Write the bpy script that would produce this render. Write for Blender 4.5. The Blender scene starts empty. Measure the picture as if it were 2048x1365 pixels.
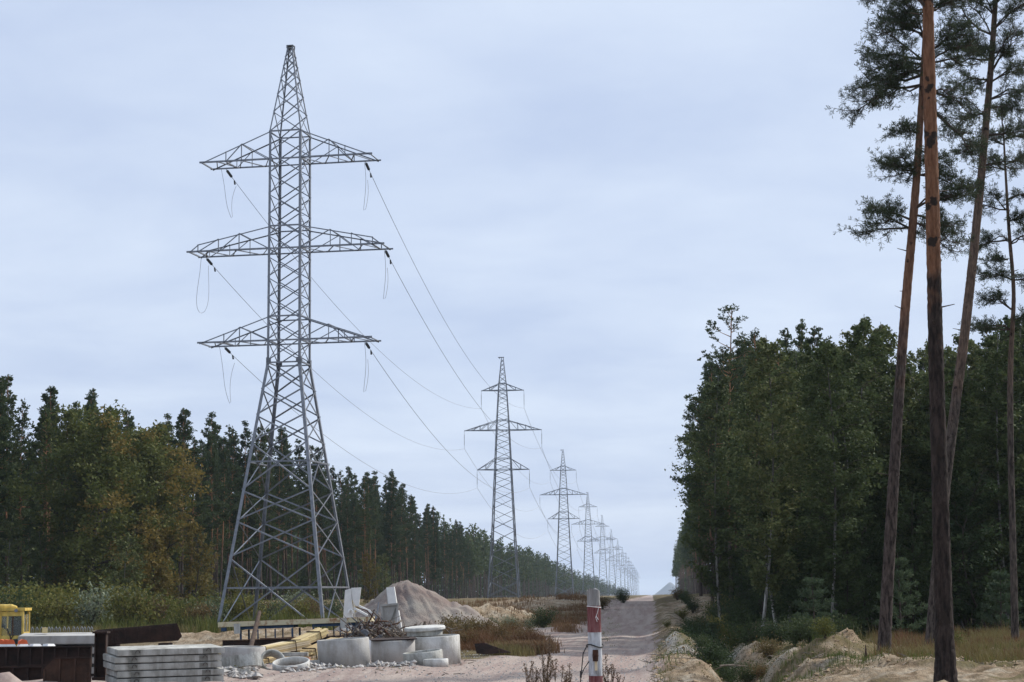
import bpy, math, random
import numpy as np
from mathutils import Vector, Matrix
R = math.radians
SC = bpy.context.scene
COL = SC.collection
rng = np.random.default_rng(11)
random.seed(5)

# ---------------------------------------------------------------- camera
F = 3982.0                                   # focal length in photo pixels (70 mm on 36 mm)
YAW, PITCH, ROLL = R(3.941), R(7.297), R(0.5)
CAM = Vector((0, 0, 2.2))
_f0 = Vector((-math.sin(YAW), math.cos(YAW), 0)); _r0 = Vector((math.cos(YAW), math.sin(YAW), 0)); _z = Vector((0, 0, 1))
_fw = _f0 * math.cos(PITCH) + _z * math.sin(PITCH)
_up = _z * math.cos(PITCH) - _f0 * math.sin(PITCH)
_ri = _r0 * math.cos(ROLL) - _up * math.sin(ROLL)
_up = _up * math.cos(ROLL) + _r0 * math.sin(ROLL)
cam_data = bpy.data.cameras.new('camera'); cam = bpy.data.objects.new('camera', cam_data); COL.objects.link(cam)
cam_data.sensor_width = 36; cam_data.lens = 70; cam_data.clip_start = 0.5; cam_data.clip_end = 30000
m = Matrix((( _ri.x, _up.x, -_fw.x, CAM.x), (_ri.y, _up.y, -_fw.y, CAM.y), (_ri.z, _up.z, -_fw.z, CAM.z), (0, 0, 0, 1)))
cam.matrix_world = m
SC.camera = cam

# ---------------------------------------------------------------- sky, sun, exposure
SUN_EL, SUN_AZ = 40.0, 50.0                  # azimuth: degrees clockwise from +Y (ahead), to the right
w = bpy.data.worlds.new('World'); SC.world = w; w.use_nodes = True
nt = w.node_tree; nt.nodes.clear()
def wn(t, **k):
    n = nt.nodes.new(t)
    for a, b in k.items(): setattr(n, a, b)
    return n
sky = wn('ShaderNodeTexSky', sky_type='NISHITA', sun_disc=False, sun_elevation=R(SUN_EL), sun_rotation=R(SUN_AZ))
sky.air_density = 1.0; sky.dust_density = 1.5; sky.ozone_density = 1.5
geo = wn('ShaderNodeTexCoord')
sep = wn('ShaderNodeSeparateXYZ'); nt.links.new(geo.outputs['Generated'], sep.inputs[0])
# cloud sheet: direction divided by height, so that bands flatten towards the horizon
zz = wn('ShaderNodeMath', operation='ADD'); zz.inputs[1].default_value = 0.13; nt.links.new(sep.outputs['Z'], zz.inputs[0])
zm = wn('ShaderNodeMath', operation='MAXIMUM'); zm.inputs[1].default_value = 0.05; nt.links.new(zz.outputs[0], zm.inputs[0])
dx = wn('ShaderNodeMath', operation='DIVIDE'); nt.links.new(sep.outputs['X'], dx.inputs[0]); nt.links.new(zm.outputs[0], dx.inputs[1])
dy = wn('ShaderNodeMath', operation='DIVIDE'); nt.links.new(sep.outputs['Y'], dy.inputs[0]); nt.links.new(zm.outputs[0], dy.inputs[1])
cmb = wn('ShaderNodeCombineXYZ'); nt.links.new(dx.outputs[0], cmb.inputs[0]); nt.links.new(dy.outputs[0], cmb.inputs[1])
n1 = wn('ShaderNodeTexNoise'); n1.inputs['Scale'].default_value = 2.1; n1.inputs['Detail'].default_value = 9; n1.inputs['Roughness'].default_value = 0.56
n1.inputs['Distortion'].default_value = 0.25
nt.links.new(cmb.outputs[0], n1.inputs['Vector'])
n2 = wn('ShaderNodeTexNoise'); n2.inputs['Scale'].default_value = 0.8; n2.inputs['Detail'].default_value = 3
nt.links.new(cmb.outputs[0], n2.inputs['Vector'])
ad = wn('ShaderNodeMath', operation='ADD'); nt.links.new(n1.outputs['Fac'], ad.inputs[0]); nt.links.new(n2.outputs['Fac'], ad.inputs[1])
rmp = wn('ShaderNodeValToRGB'); nt.links.new(ad.outputs[0], rmp.inputs[0])
hv = wn('ShaderNodeMath', operation='MULTIPLY'); hv.inputs[1].default_value = 0.5; nt.links.new(ad.outputs[0], hv.inputs[0])
hz2 = wn('ShaderNodeMath', operation='MULTIPLY_ADD'); hz2.inputs[1].default_value = 0.16; nt.links.new(sep.outputs['Z'], hz2.inputs[0]); nt.links.new(hv.outputs[0], hz2.inputs[2])
nt.links.new(hz2.outputs[0], rmp.inputs[0])
e = rmp.color_ramp.elements
e[0].position = 0.40; e[0].color = (5.75, 6.8, 9.0, 1)
e[1].position = 0.66; e[1].color = (7.5, 8.5, 10.2, 1)
mixs = wn('ShaderNodeMixRGB'); mixs.inputs[0].default_value = 0.90
nt.links.new(sky.outputs[0], mixs.inputs[1]); nt.links.new(rmp.outputs[0], mixs.inputs[2])
bg = wn('ShaderNodeBackground'); bg.inputs['Strength'].default_value = 0.1
nt.links.new(mixs.outputs[0], bg.inputs[0])
wo = wn('ShaderNodeOutputWorld'); nt.links.new(bg.outputs[0], wo.inputs[0])

sd = bpy.data.lights.new('sun', 'SUN'); sun = bpy.data.objects.new('sun', sd); COL.objects.link(sun)
sd.energy = 5.0; sd.angle = R(3.5); sd.color = (1.0, 0.95, 0.87)
_s = Vector((math.sin(R(SUN_AZ)) * math.cos(R(SUN_EL)), math.cos(R(SUN_AZ)) * math.cos(R(SUN_EL)), math.sin(R(SUN_EL))))
sun.rotation_euler = _s.to_track_quat('Z', 'Y').to_euler()
SC.view_settings.view_transform = 'Standard'; SC.view_settings.look = 'None'
SC.view_settings.exposure = 0.0; SC.view_settings.gamma = 1.0
try: SC.view_settings.use_curve_mapping = False
except Exception: pass
SC.cycles.max_bounces = 6; SC.cycles.diffuse_bounces = 3; SC.cycles.transmission_bounces = 4; SC.cycles.volume_bounces = 1

# ---------------------------------------------------------------- noise and terrain
def _hash(ix, iy, s):
    h = (ix.astype(np.int64) * 374761393 + iy.astype(np.int64) * 668265263 + s * 982451653) & 0x7fffffff
    h = ((h ^ (h >> 13)) * 1274126177) & 0x7fffffff
    h = h ^ (h >> 16)
    return (h & 0xffff) / 65535.0
def vnoise(x, y, s=0):
    x = np.asarray(x, float); y = np.asarray(y, float)
    ix = np.floor(x); iy = np.floor(y); fx = x - ix; fy = y - iy
    fx = fx * fx * (3 - 2 * fx); fy = fy * fy * (3 - 2 * fy)
    a = _hash(ix, iy, s); b = _hash(ix + 1, iy, s); c = _hash(ix, iy + 1, s); d = _hash(ix + 1, iy + 1, s)
    return (a * (1 - fx) + b * fx) * (1 - fy) + (c * (1 - fx) + d * fx) * fy - 0.5
def fbm(x, y, s=0, o=4):
    r = 0; a = 1.0
    for i in range(o):
        r = r + a * vnoise(x * 2 ** i + 17.3 * i, y * 2 ** i - 9.1 * i, s + i); a *= 0.5
    return r
def sst(a, b, x):
    t = np.clip((np.asarray(x, float) - a) / (b - a), 0, 1); return t * t * (3 - 2 * t)
def ga(x, m_, s_): return np.exp(-((np.asarray(x, float) - m_) / s_) ** 2)
MOUNDS = []                                   # x, y, rx, ry, h
def pxx(px, Y, py=1200):                      # world x of photo column px at distance Y (no terrain)
    d = _fw + _ri * ((px - 1024) / F) + _up * ((682.5 - py) / F)
    return d.x / d.y * Y
for px, Y, rx, ry, h in [(960, 165, 3.0, 3, 1.1), (1020, 168, 2.6, 3, .8), (1140, 128, 1.7, 1.8, .42), (1110, 215, 6.0, 7, .55), (1070, 205, 4, 6, .45), (1170, 225, 4, 6, .5),
                         (390, 96, 1.6, 1.2, .55), (430, 100, 1.5, 1.3, .55), (465, 95, 1.0, .8, .5), (350, 104, 2, 1.3, .4), (560, 118, 3, 2, .55), (620, 112, 2.5, 1.6, .5),
                         (1695, 62, 1.25, 1.1, .5), (1650, 60, 1.1, .8, .4), (1745, 65, 1.0, .9, .35), (1600, 60, .9, .9, .35), (1560, 63, .7, 1.0, .3), (1640, 55, 1.0, .8, .25),
                         (1355, 74, .55, 4.5, .5), (1372, 64, .6, 2.2, .3), (1330, 58, .6, 1.6, .3), (1400, 53.5, .7, 1.6, .35), (1420, 88, .7, 2, .35), (1480, 78, .8, 1.5, .35), (1350, 120, .7, 6, .35), (1345, 160, .8, 15, .4), (1400, 190, 3, 30, .4)]:
    MOUNDS.append((pxx(px, Y), Y, rx, ry, h))
MOUNDS.append((pxx(2, 50.2), 50.2, .55, .35, .42))
def terr(x, y):
    x = np.asarray(x, float); y = np.asarray(y, float)
    z = 1.35 * sst(150, 255, y)
    onroad = sst(-6.0, -4.8, x) * (1 - sst(-0.2, 0.6, x))
    z = z - 0.7 * sst(265, 420, y) * sst(-6.5, -4.5, x) * (1 - sst(0.2, 1.5, x))
    z = z + 0.45 * sst(-4.8, -7.5, x) * sst(165, 215, y) * (1 - 0.6 * sst(300, 420, y))
    z = z - 0.25 * ga(y, 146, 16) * sst(-2, -5, x) * 0.6
    z = z + 0.35 * ga(x, 1.0, 0.8) * sst(50, 62, y) * (1 - sst(240, 300, y))
    z = z - 1.05 * ga(x, 2.75 + 0.25 * np.sin(y * .21), 0.85) * sst(44, 56, y) * (1 - sst(84, 110, y))
    z = z - 0.35 * ga(x, 3.2, 1.2) * sst(84, 110, y) * (1 - sst(180, 240, y))
    z = z + 0.28 * sst(3.6, 5.6, x) + 0.5 * sst(1.0, 3.5, x) * sst(130, 220, y)
    rough = 0.10 + 0.22 * sst(0.3, 2.0, x) * (1 - sst(12, 18, x)) + 0.12 * sst(-5.0, -8, x)
    rough = rough * (1 - 0.985 * onroad)
    z = z + rough * fbm(x * 0.55, y * 0.4, 3, 5) + 0.10 * (1 - onroad * .94) * fbm(x * 0.12, y * 0.1, 9, 2)
    z = z + 0.06 * fbm(x * 2.1, y * 1.7, 21, 3) * (1 - onroad) * (1 - sst(120, 200, y))
    z = z + 0.03 * onroad * np.sin((x + 2.2) * 3.3) * (1 - sst(120, 200, y))
    near = (1 - sst(75, 110, y)) * sst(.2, 1.2, x)
    z = z + near * (.16 * fbm(x * 2.6 + y * .6, y * .55 - x * .8, 83, 4) + .13 * (0.35 - np.abs(fbm(x * 1.3, y * .9, 51, 3))) + .07 * np.abs(vnoise(x * 4.3, y * 3.1, 61)))
    for mx, my, rx, ry, h in MOUNDS:
        d2 = ((x - mx) / rx) ** 2 + ((y - my) / ry) ** 2
        q = d2 < 3.61
        if not q.any(): continue
        k = 1 - np.sqrt(d2[q]) / 1.9
        z[q] = z[q] + h * (k * k * (3 - 2 * k)) * (1 + 0.5 * fbm(x[q] * 1.6, y[q] * 1.3, 31, 3))
    return z
def tz(x, y): return float(terr(np.array([x]), np.array([y]))[0])
def at(px, py, Y):
    d = _fw + _ri * ((px - 1024) / F) + _up * ((682.5 - py) / F)
    return CAM + d * (Y / d.y)
def gnd(px, Y):
    py = 1290
    for _ in range(4):
        p = at(px, py, Y); zt = tz(p.x, Y)
        py += (p.z - zt) * F / Y
    return Vector((p.x, Y, zt))

# ---------------------------------------------------------------- materials
def mat(name, c1, c2=None, rough=0.8, scale=3.0, detail=6, bump=0.0, bscale=None, metal=0.0, coords='Object', spec=0.3, lo=0.35, hi=0.65, stretch=None, streak=0.0):
    m_ = bpy.data.materials.new(name); m_.use_nodes = True; n = m_.node_tree; b = n.nodes['Principled BSDF']
    b.inputs['Roughness'].default_value = rough; b.inputs['Metallic'].default_value = metal
    b.inputs['Specular IOR Level'].default_value = spec
    b.inputs['Base Color'].default_value = (*c1, 1)
    tc = n.nodes.new('ShaderNodeTexCoord'); src = tc.outputs[coords]
    if stretch:
        mp = n.nodes.new('ShaderNodeMapping'); mp.inputs['Scale'].default_value = stretch; n.links.new(src, mp.inputs[0]); src = mp.outputs[0]
    if c2:
        no = n.nodes.new('ShaderNodeTexNoise'); no.inputs['Scale'].default_value = scale; no.inputs['Detail'].default_value = detail; no.inputs['Roughness'].default_value = 0.62
        n.links.new(src, no.inputs['Vector'])
        r = n.nodes.new('ShaderNodeValToRGB'); r.color_ramp.elements[0].position = lo; r.color_ramp.elements[1].position = hi
        r.color_ramp.elements[0].color = (*c1, 1); r.color_ramp.elements[1].color = (*c2, 1)
        n.links.new(no.outputs['Fac'], r.inputs[0]); n.links.new(r.outputs[0], b.inputs['Base Color'])
        if streak:
            mp2 = n.nodes.new('ShaderNodeMapping'); mp2.inputs['Scale'].default_value = (3.2, 3.2, 1.0); n.links.new(tc.outputs[coords], mp2.inputs[0])
            n4 = n.nodes.new('ShaderNodeTexNoise'); n4.inputs['Scale'].default_value = 1.3; n4.inputs['Detail'].default_value = 7; n4.inputs['Roughness'].default_value = .7; n.links.new(mp2.outputs[0], n4.inputs['Vector'])
            r4 = n.nodes.new('ShaderNodeValToRGB'); r4.color_ramp.elements[0].position = .36; r4.color_ramp.elements[1].position = .56; k_ = 1 - streak
            r4.color_ramp.elements[0].color = (k_, k_ * .97, k_ * .92, 1); r4.color_ramp.elements[1].color = (1, 1, 1, 1); n.links.new(n4.outputs['Fac'], r4.inputs[0])
            m4 = n.nodes.new('ShaderNodeMixRGB'); m4.blend_type = 'MULTIPLY'; m4.inputs[0].default_value = 1; n.links.new(r.outputs[0], m4.inputs[1]); n.links.new(r4.outputs[0], m4.inputs[2]); n.links.new(m4.outputs[0], b.inputs['Base Color'])
    if bump:
        nb = n.nodes.new('ShaderNodeTexNoise'); nb.inputs['Scale'].default_value = bscale or scale * 4; nb.inputs['Detail'].default_value = 5
        n.links.new(src, nb.inputs['Vector'])
        bp = n.nodes.new('ShaderNodeBump'); bp.inputs['Strength'].default_value = bump; bp.inputs['Distance'].default_value = 0.05
        n.links.new(nb.outputs['Fac'], bp.inputs['Height']); n.links.new(bp.outputs[0], b.inputs['Normal'])
    return m_
def leafmat(name, cols, trans=0.25, rough=0.75):
    m_ = bpy.data.materials.new(name); m_.use_nodes = True; n = m_.node_tree; n.nodes.clear()
    g = n.nodes.new('ShaderNodeNewGeometry'); oi = n.nodes.new('ShaderNodeObjectInfo')
    a = n.nodes.new('ShaderNodeMath'); a.operation = 'MULTIPLY_ADD'; a.inputs[1].default_value = 0.45
    n.links.new(g.outputs['Random Per Island'], a.inputs[0])
    b2 = n.nodes.new('ShaderNodeMath'); b2.operation = 'MULTIPLY'; b2.inputs[1].default_value = 0.55; n.links.new(oi.outputs['Random'], b2.inputs[0])
    n.links.new(b2.outputs[0], a.inputs[2])
    r = n.nodes.new('ShaderNodeValToRGB'); el = r.color_ramp.elements
    while len(el) < len(cols): el.new(0.5)
    for i, c in enumerate(cols): el[i].position = i / (len(cols) - 1); el[i].color = (*c, 1)
    n.links.new(a.outputs[0], r.inputs[0])
    d = n.nodes.new('ShaderNodeBsdfPrincipled'); d.inputs['Roughness'].default_value = rough; d.inputs['Specular IOR Level'].default_value = 0.12
    t = n.nodes.new('ShaderNodeBsdfTranslucent'); n.links.new(r.outputs[0], d.inputs['Base Color']); n.links.new(r.outputs[0], t.inputs[0])
    mx = n.nodes.new('ShaderNodeMixShader'); mx.inputs[0].default_value = trans
    n.links.new(d.outputs[0], mx.inputs[1]); n.links.new(t.outputs[0], mx.inputs[2])
    o = n.nodes.new('ShaderNodeOutputMaterial'); n.links.new(mx.outputs[0], o.inputs[0])
    return m_
def barkmat(name, low, low2, high, high2, z0, z1, scale=6, patch=None, spots=None):
    m_ = bpy.data.materials.new(name); m_.use_nodes = True; n = m_.node_tree; b = n.nodes['Principled BSDF']
    b.inputs['Roughness'].default_value = 0.9; b.inputs['Specular IOR Level'].default_value = 0.15
    tc = n.nodes.new('ShaderNodeTexCoord'); sp = n.nodes.new('ShaderNodeSeparateXYZ'); n.links.new(tc.outputs['Object'], sp.inputs[0])
    mp = n.nodes.new('ShaderNodeMapping'); mp.inputs['Scale'].default_value = (1.6, 1.6, 0.30); n.links.new(tc.outputs['Object'], mp.inputs[0])
    no = n.nodes.new('ShaderNodeTexNoise'); no.inputs['Scale'].default_value = scale; no.inputs['Detail'].default_value = 6; no.inputs['Roughness'].default_value = .7; n.links.new(mp.outputs[0], no.inputs['Vector'])
    def ramp(a_, b_):
        r = n.nodes.new('ShaderNodeValToRGB'); r.color_ramp.elements[0].position = .38; r.color_ramp.elements[1].position = .62
        r.color_ramp.elements[0].color = (*a_, 1); r.color_ramp.elements[1].color = (*b_, 1); n.links.new(no.outputs['Fac'], r.inputs[0]); return r
    ra, rb = ramp(low, low2), ramp(high, high2)
    n2_ = n.nodes.new('ShaderNodeTexNoise'); n2_.inputs['Scale'].default_value = 1.6; n2_.inputs['Detail'].default_value = 4; n.links.new(tc.outputs['Object'], n2_.inputs['Vector'])
    ma = n.nodes.new('ShaderNodeMath'); ma.operation = 'MULTIPLY_ADD'; ma.inputs[1].default_value = (z1 - z0) * (patch or 1.4); n.links.new(n2_.outputs['Fac'], ma.inputs[0]); n.links.new(sp.outputs['Z'], ma.inputs[2])
    mr = n.nodes.new('ShaderNodeMapRange'); mr.inputs[1].default_value = z0 + (z1 - z0) * (patch or 1.4) * .5; mr.inputs[2].default_value = z1 + (z1 - z0) * (patch or 1.4) * .5
    n.links.new(ma.outputs[0], mr.inputs[0])
    mx = n.nodes.new('ShaderNodeMixRGB'); n.links.new(mr.outputs[0], mx.inputs[0]); n.links.new(ra.outputs[0], mx.inputs[1]); n.links.new(rb.outputs[0], mx.inputs[2])
    last = mx
    if spots:
        n3 = n.nodes.new('ShaderNodeTexNoise'); n3.inputs['Scale'].default_value = 3.0; n3.inputs['Detail'].default_value = 5; n.links.new(tc.outputs['Object'], n3.inputs['Vector'])
        m3 = n.nodes.new('ShaderNodeMapRange'); m3.inputs[1].default_value = spots; m3.inputs[2].default_value = spots + .04; n.links.new(n3.outputs['Fac'], m3.inputs[0])
        last = n.nodes.new('ShaderNodeMixRGB'); last.inputs[2].default_value = (.03, .022, .018, 1); n.links.new(m3.outputs[0], last.inputs[0]); n.links.new(mx.outputs[0], last.inputs[1])
    n.links.new(last.outputs[0], b.inputs['Base Color'])
    bp = n.nodes.new('ShaderNodeBump'); bp.inputs['Strength'].default_value = 0.8; bp.inputs['Distance'].default_value = 0.04
    n.links.new(no.outputs['Fac'], bp.inputs['Height']); n.links.new(bp.outputs[0], b.inputs['Normal'])
    return m_
M = {}
M['steel'] = mat('galvanised steel', (.15, .165, .195), (.24, .255, .285), .5, 4, bump=0, metal=.3, spec=.5)
M['steel_dark'] = mat('dull steel', (.10, .11, .13), (.16, .17, .19), .5, 4, metal=.3, spec=.5)
M['wire'] = mat('aluminium wire', (.22, .23, .25), None, .5, metal=.3)
M['insul'] = mat('insulator glass', (.05, .055, .06), (.08, .085, .09), .3, 3)
M['conc'] = mat('pale concrete', (.46, .46, .44), (.60, .60, .575), .9, 2.2, bump=.25, bscale=22, streak=.30)
M['conc2'] = mat('weathered concrete', (.30, .30, .275), (.46, .46, .43), .9, 1.8, bump=.3, bscale=18, streak=.45)
M['conc3'] = mat('grey cast concrete', (.31, .305, .295), (.42, .415, .40), .9, 1.2, bump=.2, bscale=20, streak=.18)
M['conc_dark'] = mat('dark concrete', (.13, .13, .115), (.22, .22, .2), .9, 6, bump=.2, bscale=20)
M['rust'] = mat('rusty steel', (.055, .028, .018), (.13, .065, .038), .85, 3, bump=.4, bscale=14)
M['rust2'] = mat('dark rusty steel', (.014, .009, .007), (.042, .022, .016), .85, 2.5, bump=.5, bscale=10)
M['rust4'] = mat('brown rusty plate', (.028, .015, .010), (.072, .036, .022), .85, 3, bump=.4, bscale=14)
M['rust3'] = mat('orange rust', (.16, .06, .022), (.28, .12, .05), .9, 4, bump=.4)
M['yellow'] = mat('yellow machine paint', (.62, .42, .075), (.72, .53, .14), .5, 2.0, spec=.4, bump=.05, streak=.35)
M['black'] = mat('black rubber', (.012, .012, .013), (.03, .03, .03), .7, 5, bump=.2)
M['orange'] = mat('orange red paint', (.62, .10, .03), (.72, .17, .06), .6, 4)
M['white'] = mat('white paint', (.66, .67, .67), (.80, .80, .79), .6, 3)
M['blue'] = mat('blue painted steel', (.018, .045, .10), (.035, .075, .14), .6, 4, bump=.1)
M['cream'] = mat('cream painted steel with rust', (.60, .54, .37), (.30, .15, .07), .8, 3.2, lo=.5, hi=.68, bump=.1)
M['plank'] = mat('fresh yellow timber', (.50, .38, .17), (.66, .54, .30), .8, 2.5, bump=.2, bscale=20, stretch=(.3, 3, 3))
M['plank2'] = mat('pale timber', (.58, .47, .30), (.68, .58, .42), .8, 2.5, bump=.2, bscale=20, stretch=(.3, 3, 3))
M['plank3'] = mat('weathered yellow timber', (.40, .29, .14), (.55, .42, .24), .85, 2.5, bump=.2, bscale=20, stretch=(.3, 3, 3))
M['plankr'] = mat('reddish timber', (.34, .17, .11), (.46, .27, .19), .8, 2.5, bump=.2, bscale=20)
M['wood'] = mat('grey weathered wood', (.11, .085, .065), (.25, .21, .17), .9, 4, bump=.5, bscale=18)
M['woodbrown'] = mat('brown pole', (.045, .028, .02), (.085, .055, .04), .9, 5, bump=.4)
M['postred'] = mat('faded red paint', (.125, .030, .033), (.26, .13, .125), .75, 11, lo=.45, hi=.66, bump=.3, bscale=30, stretch=(1, 1, .18))
M['postwhite'] = mat('chipped white paint', (.50, .52, .55), (.20, .19, .18), .75, 11, lo=.48, hi=.68, bump=.3, bscale=30, stretch=(1, 1, .25))
M['postwood'] = mat('bare grey post wood', (.17, .165, .16), (.36, .355, .35), .9, 9, bump=.5, bscale=30, stretch=(1, 1, .12))
M['hole'] = mat('rust brown hollow', (.035, .015, .010), (.07, .03, .018), .9, 12)
M['stone'] = mat('pale rubble', (.25, .235, .22), (.46, .44, .42), .9, 3, bump=.2)
M['heap'] = mat('crushed gravel heap', (.17, .122, .108), (.275, .25, .22), .95, .55, 10, bump=1.0, bscale=14, coords='Object')
M['needle'] = leafmat('pine needles', [(.032, .050, .025), (.050, .072, .032), (.085, .105, .042)], .25)
M['needle_near'] = leafmat('near pine needles', [(.036, .050, .030), (.055, .070, .040), (.090, .105, .055)], .25)
M['needle_young'] = leafmat('young pine needles', [(.045, .07, .042), (.07, .10, .055), (.12, .155, .08)], .2)
M['birchleaf'] = leafmat('birch leaves', [(.042, .062, .026), (.068, .090, .036), (.10, .12, .046), (.17, .175, .075)], .25)
M['darkleaf'] = leafmat('dark broad leaves', [(.030, .048, .022), (.045, .066, .027), (.075, .095, .038)], .25)
M['oakleaf'] = leafmat('autumn oak leaves', [(.060, .080, .024), (.088, .105, .030), (.125, .125, .034), (.17, .145, .04)], .25)
M['goldleaf'] = leafmat('golden leaves', [(.095, .088, .026), (.14, .112, .032), (.21, .145, .040)], .3)
M['brownleaf'] = leafmat('brown dying leaves', [(.090, .062, .028), (.145, .100, .045), (.12, .11, .05)], .25)
M['shrubleaf'] = leafmat('shrub leaves', [(.055, .072, .020), (.10, .11, .028), (.17, .155, .042), (.13, .10, .04)], .25)
M['greyleaf'] = leafmat('silvery willow leaves', [(.05, .075, .035), (.09, .115, .06), (.24, .27, .19), (.08, .10, .04)], .25)
M['weed'] = leafmat('dried brown weed', [(.10, .048, .024), (.15, .078, .040), (.20, .12, .065), (.13, .10, .045)], .2)
M['dock'] = leafmat('dry dock seed', [(.085, .055, .034), (.14, .095, .06), (.20, .145, .095)], .1)
M['grass'] = leafmat('dry grass blades', [(.10, .095, .035), (.15, .125, .05), (.20, .16, .07), (.09, .11, .035)], .25)
M['grassgreen'] = leafmat('green grass blades', [(.06, .08, .022), (.09, .115, .03), (.14, .15, .05)], .25)
M['pinebark'] = barkmat('pine bark', (.045, .034, .028), (.10, .08, .07), (.22, .105, .055), (.34, .18, .10), 5, 10)
M['pinebark_main'] = barkmat('flaky pine bark', (.012, .009, .008), (.055, .040, .034), (.11, .050, .027), (.215, .108, .062), 8.2, 9.6, 9, 4.0, .585)
M['pinebark_left'] = barkmat('pale pine bark', (.016, .012, .010), (.105, .080, .070), (.11, .056, .037), (.23, .128, .082), 8.2, 10.5, 9, 1.8, .64)
M['pinebark_grey'] = barkmat('grey pine bark', (.022, .017, .015), (.12, .095, .08), (.06, .042, .034), (.17, .115, .085), 8, 10, 9, 1.8, .64)  # greyer and darker: silhouetting against the sky is put into the colour
M['birchbark2'] = mat('dull birch bark', (.20, .19, .175), (.06, .055, .05), .9, 2.2, lo=.42, hi=.58, stretch=(1, 1, 1.6))
M['branch'] = mat('bark of branches', (.04, .03, .024), (.075, .055, .045), .9, 5)
M['birchbark'] = barkmat('birch bark', (.07, .065, .055), (.44, .43, .40), (.045, .04, .035), (.15, .14, .125), 3.6, 6.0, 5)
M['darkbark'] = mat('dark broadleaf bark', (.03, .024, .018), (.065, .052, .04), .9, 5, bump=.4)
M['glass'] = None
gm = bpy.data.materials.new('cab glass'); gm.use_nodes = True
gb = gm.node_tree.nodes['Principled BSDF']; gb.inputs['Base Color'].default_value = (.75, .8, .78, 1); gb.inputs['Roughness'].default_value = .05; gb.inputs['Transmission Weight'].default_value = .92; gb.inputs['IOR'].default_value = 1.1
M['glass'] = gm
M['hill'] = mat('spoil heap', (.10, .10, .11), (.14, .14, .15), .95, .02)

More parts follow.
